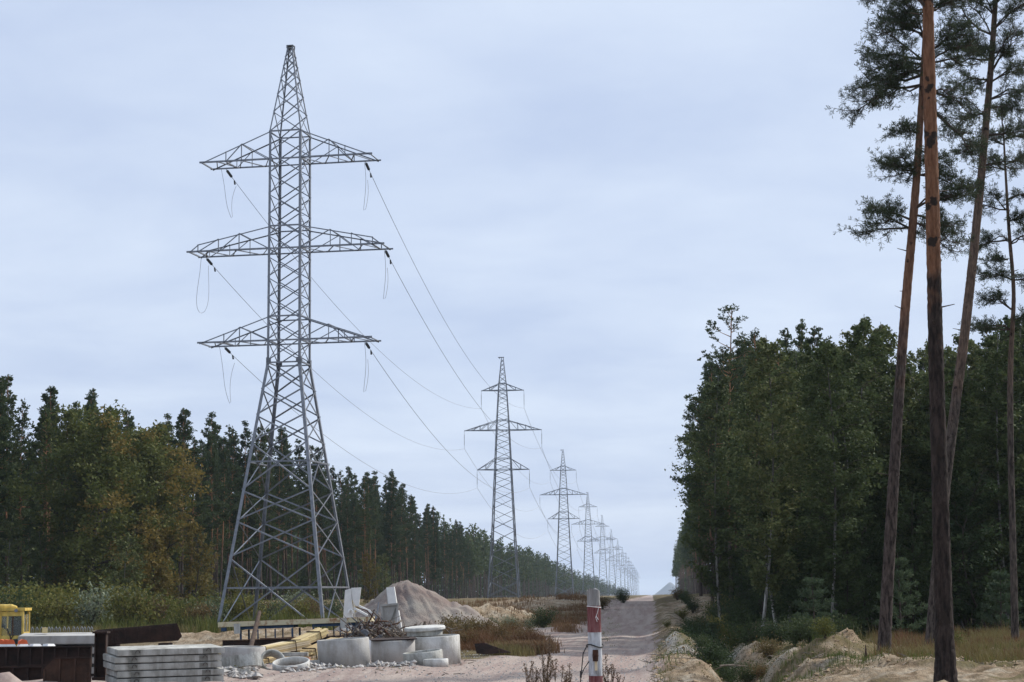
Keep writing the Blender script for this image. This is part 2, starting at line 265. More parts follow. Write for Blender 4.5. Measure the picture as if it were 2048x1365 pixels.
# ---------------------------------------------------------------- mesh helpers
class MB:
    """Collects pieces; build() links them as ONE mesh object."""
    def __init__(s): s.V = []; s.Fc = []; s.n = 0; s.mi = []
    def add(s, V, Fc, mi=0):
        V = np.asarray(V, float).reshape(-1, 3)
        s.V.append(V)
        if isinstance(Fc, np.ndarray): s.Fc.append(('a', Fc + s.n)); k = len(Fc)
        else: s.Fc.append(('l', [tuple(i + s.n for i in f) for f in Fc])); k = len(Fc)
        s.mi.append(np.full(k, mi, np.int32)); s.n += len(V); return s
    def box(s, c, d, rot=None, mi=0):
        x, y, z = d[0] / 2, d[1] / 2, d[2] / 2
        V = np.array([(-x, -y, -z), (x, -y, -z), (x, y, -z), (-x, y, -z), (-x, -y, z), (x, -y, z), (x, y, z), (-x, y, z)])
        if rot is not None: V = V @ np.array(rot).T
        return s.add(V + np.array(c), [(0, 3, 2, 1), (4, 5, 6, 7), (0, 1, 5, 4), (1, 2, 6, 5), (2, 3, 7, 6), (3, 0, 4, 7)], mi)
    def bar(s, p0, p1, w_, h_=None, up=(0, 0, 1), mi=0):
        p0 = Vector(p0); p1 = Vector(p1); h_ = h_ or w_; d = (p1 - p0).normalized(); u = Vector(up)
        if abs(d.dot(u)) > .97: u = Vector((1, 0, 0))
        a = d.cross(u).normalized(); b = a.cross(d)
        V = []
        for p in (p0, p1):
            for sa, sb in ((-1, -1), (1, -1), (1, 1), (-1, 1)): V.append(p + a * (sa * w_ / 2) + b * (sb * h_ / 2))
        return s.add([tuple(v) for v in V], [(0, 1, 2, 3), (7, 6, 5, 4), (0, 4, 5, 1), (1, 5, 6, 2), (2, 6, 7, 3), (3, 7, 4, 0)], mi)
    def angle(s, p0, p1, w_, a, b):
        """L-section between two points with legs along directions a and b."""
        p0 = Vector(p0); p1 = Vector(p1); d = (p1 - p0).normalized()
        a = Vector(a); a = (a - d * a.dot(d)).normalized(); b = d.cross(a) if d.cross(a).dot(Vector(b)) > 0 else a.cross(d)
        t = max(.012, w_ * .14); pr = [(0, 0), (w_, 0), (w_, t), (t, t), (t, w_), (0, w_)]
        V = [tuple(p + a * x + b * y) for p in (p0, p1) for x, y in pr]
        Fc = [(i, (i + 1) % 6, 6 + (i + 1) % 6, 6 + i) for i in range(6)] + [(5, 4, 3, 2, 1, 0), (6, 7, 8, 9, 10, 11)]
        return s.add(V, Fc)
    def tube(s, pts, rad, n=8, mi=0, caps=True, noise=0.0, seed=0):
        pts = np.array([tuple(p) for p in pts], float); k = len(pts)
        rad = np.broadcast_to(np.asarray(rad, float), (k,))
        tg = np.gradient(pts, axis=0); tg /= np.linalg.norm(tg, axis=1)[:, None] + 1e-12
        ref = np.array([0, 0, 1.]) if abs(tg[:, 2]).mean() < .8 else np.array([1., 0, 0])
        a = np.cross(tg, ref); a /= np.linalg.norm(a, axis=1)[:, None] + 1e-12; b = np.cross(tg, a)
        an = np.arange(n) * 2 * np.pi / n
        rr = rad[:, None] * np.ones((k, n))
        if noise: rr = rr * (1 + noise * (np.random.default_rng(seed).random((k, n)) - .5) * 2)
        V = pts[:, None] + rr[..., None] * (np.cos(an)[None, :, None] * a[:, None] + np.sin(an)[None, :, None] * b[:, None])
        i = np.arange(k - 1)[:, None] * n; j = np.arange(n)[None, :]; j2 = (j + 1) % n
        Q = np.stack([i + j, i + j2, i + n + j2, i + n + j], -1).reshape(-1, 4)
        s.add(V.reshape(-1, 3), Q, mi)
        if caps and n > 2:
            s.add(V[0], [tuple(range(n))[::-1]], mi); s.add(V[-1], [tuple(range(n))], mi)
        return s
    def lathe(s, prof, n=32, mi=0, closed=True):
        P = np.array(prof, float); k = len(P); an = np.arange(n) * 2 * np.pi / n
        V = np.stack([P[:, 0, None] * np.cos(an), P[:, 0, None] * np.sin(an), np.repeat(P[:, 1, None], n, 1)], -1)
        kk = k if closed else k - 1
        i = np.arange(kk)[:, None]; j = np.arange(n)[None, :]; i2 = (i + 1) % k; j2 = (j + 1) % n
        Q = np.stack([i * n + j, i * n + j2, i2 * n + j2, i2 * n + j], -1).reshape(-1, 4)
        return s.add(V.reshape(-1, 3), Q, mi)
    def poly(s, pts, d, mi=0):
        """Extrude a polygon (list of 3-D points) by vector d."""
        k = len(pts); V = [tuple(Vector(p)) for p in pts] + [tuple(Vector(p) + Vector(d)) for p in pts]
        Fc = [tuple(range(k))[::-1], tuple(range(k, 2 * k))] + [(i, (i + 1) % k, k + (i + 1) % k, k + i) for i in range(k)]
        return s.add(V, Fc, mi)
    def mesh(s, name, mats, smooth=False):
        me = bpy.data.meshes.new(name)
        V = np.concatenate(s.V).astype(np.float32)
        starts, loops, tot = [], [], 0
        for t, fc in s.Fc:
            if t == 'a':
                k = fc.shape[1]; loops.append(fc.reshape(-1).astype(np.int32)); starts.append(tot + np.arange(len(fc), dtype=np.int32) * k); tot += fc.size
            else:
                for f in fc: loops.append(np.array(f, np.int32)); starts.append(np.array([tot], np.int32)); tot += len(f)
        L = np.concatenate(loops); S = np.concatenate(starts)
        me.vertices.add(len(V)); me.vertices.foreach_set('co', V.reshape(-1))
        me.loops.add(len(L)); me.loops.foreach_set('vertex_index', L)
        me.polygons.add(len(S)); me.polygons.foreach_set('loop_start', S)
        mats = mats if isinstance(mats, (list, tuple)) else [mats]
        for x in mats: me.materials.append(x)
        me.polygons.foreach_set('material_index', np.concatenate(s.mi))
        if smooth: me.polygons.foreach_set('use_smooth', np.ones(len(S), bool))
        else: me.polygons.foreach_set('use_smooth', np.zeros(len(S), bool))
        me.update(calc_edges=True)
        return me
    def build(s, name, mats, parent=None, smooth=False, loc=None, rot=None):
        return link(name, s.mesh(name, mats, smooth), parent, loc, rot)
def link(name, data, parent=None, loc=None, rot=None):
    o = bpy.data.objects.new(name, data); COL.objects.link(o)
    if parent is not None: o.parent = parent
    if loc is not None: o.location = loc
    if rot is not None: o.rotation_euler = rot
    return o
def tag(o, label=None, cat=None, group=None, kind=None):
    if label: o['label'] = label
    if cat: o['category'] = cat
    if group: o['group'] = group
    if kind: o['kind'] = kind
    return o
def thing(name, loc, label, cat, group=None, rot=(0, 0, 0), scale=None):
    o = link(name, None, None, loc, rot); tag(o, label, cat, group)
    o.empty_display_size = .3
    if scale: o.scale = (scale,) * 3 if not hasattr(scale, '__len__') else scale
    return o
def rz(a): return np.array(Matrix.Rotation(a, 3, 'Z'))
def euler(a, b, c): return np.array(Matrix.Rotation(c, 3, 'Z') @ Matrix.Rotation(b, 3, 'Y') @ Matrix.Rotation(a, 3, 'X'))

def rand_dirs(n, g): 
    v = g.normal(size=(n, 3)); return v / (np.linalg.norm(v, axis=1)[:, None] + 1e-9)
def tufts(cent, size, n, g, bias=None, width=.3):
    """n narrow triangles at each centre, fanning outwards: needle sprays."""
    k = len(cent); c = np.repeat(cent, n, 0); d = rand_dirs(k * n, g)
    if bias is not None: d = d + np.repeat(bias, n, 0); d /= np.linalg.norm(d, axis=1)[:, None] + 1e-9
    p = np.cross(d, rand_dirs(k * n, g)); p /= np.linalg.norm(p, axis=1)[:, None] + 1e-9
    sz = (np.repeat(size, n)[:, None] if hasattr(size, '__len__') else size) * (.6 + .8 * g.random((k * n, 1)))
    A = c - d * sz * .15; B = c + d * sz + p * sz * width; C = c + d * sz - p * sz * width
    V = np.stack([A, B, C], 1).reshape(-1, 3); return V, np.arange(len(V)).reshape(-1, 3)
def leaves(cent, size, g, flat=0.0):
    k = len(cent); u = rand_dirs(k, g); q = rand_dirs(k, g)
    if flat: u[:, 2] *= 1 - flat; q[:, 2] *= 1 - flat
    v = np.cross(u, np.cross(q, u)); v /= np.linalg.norm(v, axis=1)[:, None] + 1e-9; u /= np.linalg.norm(u, axis=1)[:, None] + 1e-9
    s_ = size * (.6 + .8 * g.random((k, 1)))
    V = np.stack([cent - u * s_, cent + v * s_ * .55, cent + u * s_, cent - v * s_ * .55], 1).reshape(-1, 3)
    return V, np.arange(len(V)).reshape(-1, 4)

# ================================================================= SETTING
# ---- ground sheet
def axis(dense0, dense1, step, lo, hi, ratio):
    a = list(np.arange(dense0, dense1 + 1e-6, step)); s_ = step; v = dense1
    while v < hi: s_ *= ratio; v = min(hi, v + s_); a.append(v)
    s_ = step; v = dense0; b = []
    while v > lo: s_ *= ratio; v = max(lo, v - s_); b.append(v)
    return np.array(b[::-1] + a)
xs = axis(-28, 14, .22, -640, 640, 1.12); ys = axis(46, 112, .25, -55, 9300, 1.022)
X, Y_ = np.meshgrid(xs, ys); Z = terr(X, Y_)
nx, ny = len(xs), len(ys)
gme = bpy.data.meshes.new('ground'); gb_ = MB()
i = np.arange(ny - 1)[:, None] * nx; j = np.arange(nx - 1)[None, :]
Q = np.stack([i + j, i + j + 1, i + nx + j + 1, i + nx + j], -1).reshape(-1, 4)
gb_.add(np.stack([X, Y_, Z], -1).reshape(-1, 3), Q)

def masks(x, y):
    """cover of the ground: R gravel, G sand, B dry growth (what lies there, not how it is lit)"""
    nz = fbm(x * .5, y * .35, 41, 4) * .9
    road = sst(-6.4, -5.2, x + nz * .8) * (1 - sst(-.1, .5, x + nz * .6))
    yard = (1 - sst(66, 76, y + nz * 8)) * (1 - sst(-.4, .3, x + nz * .6)) * sst(-21, -18, x)
    cross = sst(112, 120, y + nz * 6) * (1 - sst(146, 154, y + nz * 6)) * (1 - sst(-3, -1, x)) * sst(-26, -16, x + nz * 5)
    gravel = np.clip(road + yard + cross, 0, 1)
    sand = np.zeros_like(x)
    for mx, my, rx, ry, h in MOUNDS:
        sand = np.maximum(sand, 1 - sst(.7, 1.9, np.sqrt(((x - mx) / rx) ** 2 + ((y - my) / ry) ** 2) + nz * .5))
    sand = np.maximum(sand, sst(.1, .8, x + nz * 1.2) * (1 - sst(4.0, 6.0, x + nz * 1.5)) * (1 - sst(120, 170, y)) * .9)
    sand = np.maximum(sand, sst(4, 6, x) * (1 - sst(9, 12, x + nz * 3)) * (1 - sst(66, 72, y + nz * 5)) * .85)
    sand = np.maximum(sand, sst(-6, -8, x + nz) * sst(-30, -20, x + nz * 6) * sst(78, 84, y + nz * 5) * (1 - sst(118, 135, y + nz * 9)) * .7)
    sand = np.maximum(sand, sst(-5, -6.5, x + nz) * (1 - sst(-14, -20, x)) * sst(175, 200, y + nz * 14) * (1 - sst(255, 280, y)) * .8)
    grass = np.clip(.5 + nz * 1.4, 0, 1) * (1 - gravel)
    grass = np.where(x > 9, np.maximum(grass, .8 - nz * .3), grass)
    grass = grass * (1 - .85 * sand)
    grass = np.maximum(grass, sst(.10, .34, vnoise(x * .9, y * .5, 77)) * sst(.3, 1.2, x) * .8)
    return gravel, sand, grass
gr, sa, gs = masks(X, Y_)
g_me = gb_.mesh('ground', [], True)
ca = g_me.color_attributes.new('cover', 'FLOAT_COLOR', 'POINT')
ca.data.foreach_set('color', np.stack([gr, sa, gs, np.clip(sst(.2, .6, X + .5 * fbm(X, Y_ * .6, 97, 3)) * (1 - sst(1.9, 2.6, X + .6 * fbm(X, Y_ * .6, 98, 3))) * sst(60, 64, Y_) * (1 - sst(84, 94, Y_)) + ga(X, pxx(1450, 82), 1.1) * ga(Y_, 84, 7), 0, 1)], -1).reshape(-1).astype(np.float32))
gmat = bpy.data.materials.new('ground cover'); gmat.use_nodes = True; n = gmat.node_tree; b = n.nodes['Principled BSDF']
b.inputs['Roughness'].default_value = .95; b.inputs['Specular IOR Level'].default_value = .12
tc = n.nodes.new('ShaderNodeTexCoord')
def gnoise(scale, detail=6, st=None, rough=.6):
    no = n.nodes.new('ShaderNodeTexNoise'); no.inputs['Scale'].default_value = scale; no.inputs['Detail'].default_value = detail; no.inputs['Roughness'].default_value = rough
    if st:
        mp = n.nodes.new('ShaderNodeMapping'); mp.inputs['Scale'].default_value = st; n.links.new(tc.outputs['Object'], mp.inputs[0]); n.links.new(mp.outputs[0], no.inputs['Vector'])
    else: n.links.new(tc.outputs['Object'], no.inputs['Vector'])
    return no
def gramp(no, c1, c2, lo=.36, hi=.64, c3=None):
    r = n.nodes.new('ShaderNodeValToRGB'); el = r.color_ramp.elements; el[0].position = lo; el[1].position = hi; el[0].color = (*c1, 1); el[1].color = (*c2, 1)
    if c3: x = el.new((lo + hi) / 2); x.color = (*c3, 1)
    n.links.new(no.outputs['Fac'], r.inputs[0]); return r
att = n.nodes.new('ShaderNodeAttribute'); att.attribute_name = 'cover'
spc = n.nodes.new('ShaderNodeSeparateColor'); n.links.new(att.outputs['Color'], spc.inputs[0])
na = gnoise(.9, 8); nb_ = gnoise(7, 6, (1, .35, 1)); nc = gnoise(1.0, 6, (1.5, .05, 1)); nd = gnoise(28, 4)
soil = gramp(na, (.10, .075, .045), (.20, .15, .095))
grav = gramp(nb_, (.195, .150, .130), (.385, .315, .278), .3, .7, (.28, .222, .196))
grav2 = gramp(nc, (.36, .31, .27), (.225, .162, .146), .42, .58)
mg = n.nodes.new('ShaderNodeMixRGB'); mg.inputs[0].default_value = .5; n.links.new(grav.outputs[0], mg.inputs[1]); n.links.new(grav2.outputs[0], mg.inputs[2])
sandc = gramp(na, (.25, .175, .11), (.46, .40, .315), .36, .64, (.36, .275, .185))
grc = gramp(nb_, (.085, .075, .03), (.17, .135, .06))
ne = gnoise(3.2, 9, (1, .55, 1), .72)
dk = gramp(ne, (.42, .40, .36), (1, 1, 1), .40, .54)
sm = n.nodes.new('ShaderNodeMixRGB'); sm.blend_type = 'MULTIPLY'; sm.inputs[0].default_value = .85; n.links.new(sandc.outputs[0], sm.inputs[1]); n.links.new(dk.outputs[0], sm.inputs[2]); sandc = sm
def gmix(a, bb, fac, sharp=.25):
    """mix with a fringe broken up by fine noise"""
    s1 = n.nodes.new('ShaderNodeMath'); s1.operation = 'MULTIPLY_ADD'; s1.inputs[1].default_value = .7; s1.inputs[2].default_value = -.35; n.links.new(nb_.outputs['Fac'], s1.inputs[0])
    s2 = n.nodes.new('ShaderNodeMath'); s2.operation = 'ADD'; n.links.new(fac, s2.inputs[0]); n.links.new(s1.outputs[0], s2.inputs[1])
    mr = n.nodes.new('ShaderNodeMapRange'); mr.inputs[1].default_value = .5 - sharp; mr.inputs[2].default_value = .5 + sharp; n.links.new(s2.outputs[0], mr.inputs[0])
    x = n.nodes.new('ShaderNodeMixRGB'); n.links.new(mr.outputs[0], x.inputs[0]); n.links.new(a, x.inputs[1]); n.links.new(bb, x.inputs[2]); return x.outputs[0]
palec = gramp(ne, (.20, .185, .165), (.52, .49, .44), .40, .56)
sandp = gmix(sandc.outputs[0], palec.outputs[0], att.outputs['Alpha'], .3)
c = gmix(soil.outputs[0], sandp, spc.outputs[1]); c = gmix(c, mg.outputs[0], spc.outputs[0], .3); c = gmix(c, grc.outputs[0], spc.outputs[2], .35)
n.links.new(c, b.inputs['Base Color'])
hsum = n.nodes.new('ShaderNodeMath'); hsum.operation = 'MULTIPLY_ADD'; hsum.inputs[1].default_value = .5; n.links.new(nd.outputs['Fac'], hsum.inputs[0]); n.links.new(nb_.outputs['Fac'], hsum.inputs[2])
bp = n.nodes.new('ShaderNodeBump'); bp.inputs['Distance'].default_value = .16; bst = n.nodes.new('ShaderNodeMath'); bst.operation = 'MULTIPLY_ADD'; bst.inputs[1].default_value = -.72; bst.inputs[2].default_value = 1.0; n.links.new(spc.outputs[0], bst.inputs[0]); n.links.new(bst.outputs[0], bp.inputs['Strength']); n.links.new(hsum.outputs[0], bp.inputs['Height']); n.links.new(bp.outputs[0], b.inputs['Normal'])
g_me.materials.append(gmat)
tag(link('ground', g_me), kind='structure')

# ---- far spoil heap on the horizon
hb = MB(); hp = at(1340, 1165, 8800); hx, hz = hp.x, hp.z
g = np.random.default_rng(4); nn = 28; prof = [(72, 0), (46, .36), (21, .73), (6, .95), (0.6, 1.0)]
V = []
for r_, h_ in prof:
    for k in range(nn):
        a = 2 * math.pi * k / nn; q = r_ * (1 + .12 * (g.random() - .5)); V.append((hx + q * 1.05 * math.cos(a), 8800 + q * math.sin(a), -1 + (hz + 1) * h_ + 1.0 * (g.random() - .5)))
Fc = [(i * nn + k, i * nn + (k + 1) % nn, (i + 1) * nn + (k + 1) % nn, (i + 1) * nn + k) for i in range(len(prof) - 1) for k in range(nn)]
hb.add(V, Fc); tag(hb.build('hill', M['hill'], smooth=True), kind='structure')

# ---- haze: one closed box of pale air
hz_ = bpy.data.materials.new('haze'); hz_.use_nodes = True; n = hz_.node_tree; n.nodes.clear()
pv = n.nodes.new('ShaderNodeVolumePrincipled'); pv.inputs['Color'].default_value = (.68, .82, 1.0, 1); pv.inputs['Density'].default_value = 0.00007; pv.inputs['Anisotropy'].default_value = .2
ho = n.nodes.new('ShaderNodeOutputMaterial'); n.links.new(pv.outputs[0], ho.inputs['Volume'])
tag(MB().box((0, 4650, 35), (1400, 9500, 78)).build('haze', hz_), kind='stuff')

# ================================================================= PYLONS
def lerp_w(prof, z):
    for (z0, w0), (z1, w1) in zip(prof, prof[1:]):
        if z <= z1: return w0 + (w1 - w0) * (z - z0) / (z1 - z0)
    return prof[-1][1]
CORN = [(-1, -1), (1, -1), (1, 1), (-1, 1)]
class Sink:
    """Receives the members of a pylon: each as a part of its own, or joined into few parts."""
    def __init__(s, root, joined=False): s.root = root; s.j = joined; s.parts = {}; s.order = []
    def member(s, name, p0, p1, w_, a, b, parent=None):
        if s.j:
            key = (name, id(parent) if parent else 0)
            if key not in s.parts: s.parts[key] = MB(); s.order.append((key, name, parent))
            s.parts[key].angle(p0, p1, w_, a, b)
        else:
            MB().angle(p0, p1, w_, a, b).build(name, M['steel'], parent or s.root)
def face_dirs(k):
    (x0, y0), (x1, y1) = CORN[k], CORN[(k + 1) % 4]
    nx_, ny_ = (x0 + x1) / 2, (y0 + y1) / 2
    return Vector((-nx_, -ny_, 0))
def legs(root, prof, widths, mk=None):
    obs = []
    for cx, cy in CORN:
        mb = MB() if mk is None else mk
        for (z0, w0), (z1, w1), wd in zip(prof, prof[1:], widths):
            mb.angle((cx * w0, cy * w0, z0), (cx * w1, cy * w1, z1), wd, (-cx, 0, 0), (0, -cy, 0))
        if mk is None: mb.build('leg', M['steel'], root)
def pylon_near(root):
    prof = [(0, 3.86), (18.7, 1.22), (35.0, 1.18), (41.35, .20)]
    legs(root, prof, (.21, .17, .09))
    S = Sink(root)
    def pt(k, z):
        w_ = lerp_w(prof, z); return Vector((CORN[k % 4][0] * w_, CORN[k % 4][1] * w_, z))
    def X(zs, wd, single=False):
        for q, (z0, z1) in enumerate(zip(zs, zs[1:])):
            for k in range(4):
                nrm = face_dirs(k)
                S.member('brace', pt(k, z0) + nrm * .02, pt(k + 1, z1) + nrm * .02, wd, (0, 0, 1), nrm)
                S.member('brace', pt(k + 1, z0) + nrm * .05, pt(k, z1) + nrm * .05, wd, (0, 0, -1), nrm)
    X([0, 5.1, 7.6, 9.7, 13, 14.9, 16.7, 18.5], .095)
    for z in (3.0, 11.6):
        for k in range(4): S.member('tie', pt(k, z), pt(k + 1, z), .11, (0, 0, 1), face_dirs(k))
    zs = list(np.linspace(18.7, 35.0, 12)); X(zs, .068)
    X([35.0, 36.5, 37.8, 39.0, 39.9, 40.6, 41.2], .06)
    for z in (18.55, 20.1, 21.8, 26.6, 28.2, 33.0, 35.0):
        for k in range(4): S.member('tie', pt(k, z), pt(k + 1, z), .1, (0, 0, 1), face_dirs(k))
    for k in range(4):   # gusset plates where the legs start to flare
        p = pt(k, 18.65); cx, cy = CORN[k]
        mb = MB(); mb.poly([(p.x + .02 * cx, p.y + .015 * cy, p.z - .45), (p.x - .32 * cx, p.y + .015 * cy, p.z + .02), (p.x - .32 * cx, p.y + .015 * cy, p.z + .25), (p.x + .02 * cx, p.y + .015 * cy, p.z + .3)], (0, .02 * cy, 0))
        mb.poly([(p.x + .015 * cx, p.y + .02 * cy, p.z - .45), (p.x + .015 * cx, p.y - .32 * cy, p.z + .02), (p.x + .015 * cx, p.y - .32 * cy, p.z + .25), (p.x + .015 * cx, p.y + .02 * cy, p.z + .3)], (.02 * cx, 0, 0))
        mb.build('gusset_plate', M['steel_dark'], root)
    MB().box((0, 0, 41.45), (.5, .5, .06)).box((0, 0, 41.25), (.46, .46, .05)).bar((-.22, -.22, 41.25), (-.22, -.22, 41.43), .06).bar((.22, -.22, 41.25), (.22, -.22, 41.43), .06).bar((.22, .22, 41.25), (.22, .22, 41.43), .06).bar((-.22, .22, 41.25), (-.22, .22, 41.43), .06).build('peak_cap', M['steel_dark'], root)
    tips = []
    for zl, zu, L, verts, endv in ((33.0, 35.0, 6.2, (.40, .63), None), (26.6, 28.2, 7.05, (.36, .62, .88), .88), (20.1, 21.8, 6.2, (.40, .63), None)):
        for sx in (-1, 1):
            arm = link('cross_arm', None, root); w_ = lerp_w(prof, zl)
            def top(t):
                if endv:
                    return zu - (zu - zl - .55) * (t / endv) if t <= endv else zl + .55 * (1 - (t - endv) / (1 - endv))
                return zu + (zl - zu) * t
            Pn = lambda t, sy, z: Vector((sx * (w_ + (L - w_) * t), sy * w_, z))
            for sy in (-1, 1):
                nr = (0, -sy, 0)
                S.member('chord', Pn(0, sy, zl), Pn(1.03, sy, zl), .115, (0, 0, 1), nr, arm)
                tt = [0] + ([endv] if endv else []) + [1]
                for a_, b_ in zip(tt, tt[1:]): S.member('chord', Pn(a_, sy, top(a_)), Pn(b_, sy, top(b_)), .08, (0, 0, -1), nr, arm)
                vs = [0] + list(verts)
                for v in verts: S.member('strut', Pn(v, sy, zl), Pn(v, sy, top(v)), .062, (sx, 0, 0), nr, arm)
                for a_, b_ in zip(vs, vs[1:]):
                    if b_ < .7: S.member('strut', Pn(a_, sy, zl + .05), Pn(b_, sy, top(b_)), .062, (0, 0, 1), nr, arm) if a_ == 0 else S.member('strut', Pn(a_, sy, top(a_)), Pn(b_, sy, zl), .062, (0, 0, 1), nr, arm)
                    else: S.member('strut', Pn(a_, sy, top(a_)), Pn(b_, sy, zl), .062, (0, 0, 1), nr, arm)
            zz_ = [.0, .2, .4, .58, .76, .92]
            for q, (a_, b_) in enumerate(zip(zz_, zz_[1:])):
                sy = 1 if q % 2 else -1
                S.member('strut', Pn(a_, sy, zl), Pn(b_, -sy, zl), .062, (0, 0, 1), (sx, 0, 0), arm)
            for v in (verts[-1], .99): S.member('strut', Pn(v, -1, zl), Pn(v, 1, zl), .09, (0, 0, 1), (sx, 0, 0), arm)
            S.member('strut', Pn(verts[0], -1, top(verts[0])), Pn(verts[0], 1, top(verts[0])), .07, (0, 0, 1), (sx, 0, 0), arm)
            att_t = .93 if endv else .80
            tips.append(Vector((sx * (w_ + (L - w_) * att_t), w_, zl)))
    # climbing pegs up one leg
    mb = MB()
    for z in np.arange(19.2, 34.5, .42): mb.bar((1.22, -1.2, z), (1.44, -1.2, z), .025)
    mb.build('climbing_pegs', M['steel'], root)['kind'] = 'stuff'
    return tips
PROF2 = [(0, 2.7), (10.2, 2.02), (22.4, 1.44), (29.2, 1.13), (35.8, .74), (41.0, .2)]
ARMS2 = ((35.3, 36.5, 3.65), (28.5, 30.2, 6.6), (21.8, 23.7, 4.45))
def pylon_line(root, joined):
    if joined: legmb = MB(); legs(root, PROF2, (.22, .19, .16, .13, .09), legmb)
    else: legs(root, PROF2, (.22, .19, .16, .13, .09))
    S = Sink(root, joined)
    def pt(k, z):
        w_ = lerp_w(PROF2, z); return Vector((CORN[k % 4][0] * w_, CORN[k % 4][1] * w_, z))
    zs = [0.5, 3.0, 5.3, 7.5, 9.6, 11.6, 13.4, 15.1, 16.7, 18.2, 19.6, 20.8, 21.8, 22.8, 23.8, 25.0, 26.1, 27.1, 28.0, 28.8, 29.8, 30.8, 31.8, 32.7, 33.6, 34.4, 35.2, 36.0, 36.8, 37.7, 38.5, 39.3, 40.0, 40.7]
    for q, (z0, z1) in enumerate(zip(zs, zs[1:])):
        wd = .11 if z0 < 12 else .085 if z0 < 30 else .06
        for k in range(4):
            nr = face_dirs(k); a_, b_ = (k + 1, k) if q % 2 == 0 else (k, k + 1)
            S.member('brace', pt(a_, z0), pt(b_, z1), wd, (0, 0, 1), nr)
            if q == 0 or 24 <= q: S.member('brace', pt(b_, z0) + nr * .03, pt(a_, z1) + nr * .03, wd, (0, 0, 1), nr)
    for z in (.5, 21.8, 23.7, 28.5, 30.2, 35.3, 36.5):
        for k in range(4): S.member('tie', pt(k, z), pt(k + 1, z), .1, (0, 0, 1), face_dirs(k))
    cap = MB().box((-.22, 0, 41.05), (1.0, .36, .1)).box((-.5, 0, 40.9), (.12, .2, .2))
    for zl, zu, L in ARMS2:
        for sx in (-1, 1):
            arm = link('cross_arm', None, root); wl, wu = lerp_w(PROF2, zl), lerp_w(PROF2, zu)
            for sy in (-1, 1):
                lo = lambda t: Vector((sx * (wl + (L - wl) * t), sy * wl * (1 - t * .93), zl))
                hi = lambda t: Vector((sx * (wu + (L - wu) * t), sy * wu * (1 - t * .93), zu + (zl + .06 - zu) * t))
                S.member('chord', lo(0), lo(1), .13, (0, 0, 1), (0, -sy, 0), arm); S.member('chord', hi(0), hi(1), .1, (0, 0, -1), (0, -sy, 0), arm)
                nv = 4 if L > 6 else 2
                for q in range(1, nv):
                    t = q / nv; S.member('strut', lo(t), hi(t), .07, (sx, 0, 0), (0, -sy, 0), arm)
                    S.member('strut', lo(t), hi((q - 1) / nv) if q > 1 else hi(0), .07, (0, 0, 1), (0, -sy, 0), arm)
    if joined:
        legmb.build('legs', M['steel'], root)['kind'] = 'stuff'
        for key, name, par in S.order: S.parts[key].build({'brace': 'lattice', 'tie': 'ties', 'chord': 'chords', 'strut': 'struts'}[name], M['steel'], par or root)['kind'] = 'stuff'
    cap.build('peak_cap', M['steel_dark'], root)
PX = -24.9
P1 = Vector((pxx(575, 137, 1262), 137, 0)); P1.z = tz(P1.x, 137)
near = thing('lattice_pylon', P1, 'tallest nearest steel pylon with wide splayed legs standing behind the concrete yard', 'pylon', 'pylons of the power line', rot=(0, 0, R(-7.5)))
tips_local = pylon_near(near)
Rm = Matrix.Rotation(R(-7.5), 3, 'Z')
PYL = []
dist = [337, 556, 790, 1018, 1245, 1475, 1705, 1935, 2165, 2400, 2640, 2890, 3150, 3420]
ordn = ['second', 'third', 'fourth', 'fifth', 'sixth', 'seventh', 'eighth', 'ninth', 'tenth', 'eleventh', 'twelfth', 'thirteenth', 'fourteenth', 'fifteenth']
def copy_tree(o, parent=None):
    c_ = o.copy(); COL.objects.link(c_); c_.parent = parent
    for ch in o.children: copy_tree(ch, c_)
    return c_
proto = None
for q, d in enumerate(dist):
    x = PX + (.6 if q == 1 else 0); p = Vector((x, d, 1.55 if q else tz(x, d) - .1))
    p.z = max(p.z, tz(x, d) - .1) if q else p.z
    lab = f'slim tapered steel pylon, {ordn[q]} in the line counted from the big splayed one'
    if q == 0:
        r = thing('lattice_pylon', p, lab, 'pylon', 'pylons of the power line'); pylon_line(r, False)
    elif proto is None:
        r = proto = thing('lattice_pylon', p, lab, 'pylon', 'pylons of the power line'); pylon_line(r, True)
    else:
        r = copy_tree(proto); r.location = p; r['label'] = lab
    PYL.append(p)
# insulators and conductors
def insulator(p0, p1, label, cat='insulator', thick=.075, group='insulator strings of the power line', short=0.55):
    p0 = Vector(p0); p1 = Vector(p1); r = thing('insulator_string', p0, label, cat, group)
    d = p1 - p0; L = d.length; u = d / L
    MB().tube([Vector((0, 0, 0)), u * (L * .22)], .022, 5).build('link_rod', M['steel_dark'], r); MB().tube([u * (L * .78), d], .022, 5).build('link_rod', M['steel_dark'], r)
    k = max(6, int(L / .15)); a, b = L * .2, L * .8; pts, rad = [], []
    for q in range(k):
        t = a + (b - a) * q / k; s_ = (b - a) / k
        pts += [u * t, u * (t + s_ * .25), u * (t + s_ * .6), u * (t + s_ * .95)]; rad += [thick * .45, thick, thick * .9, thick * .45]
    MB().tube(pts, rad, 7).build('disc_string', M['insul'], r)
    return r
def catenary(p0, p1, sag, n_=40):
    return [p0.lerp(p1, t) - Vector((0, 0, 4 * sag * t * (1 - t))) for t in np.linspace(0, 1, n_)]
lev = ['top', 'middle', 'bottom']
side = ['forest', 'road']
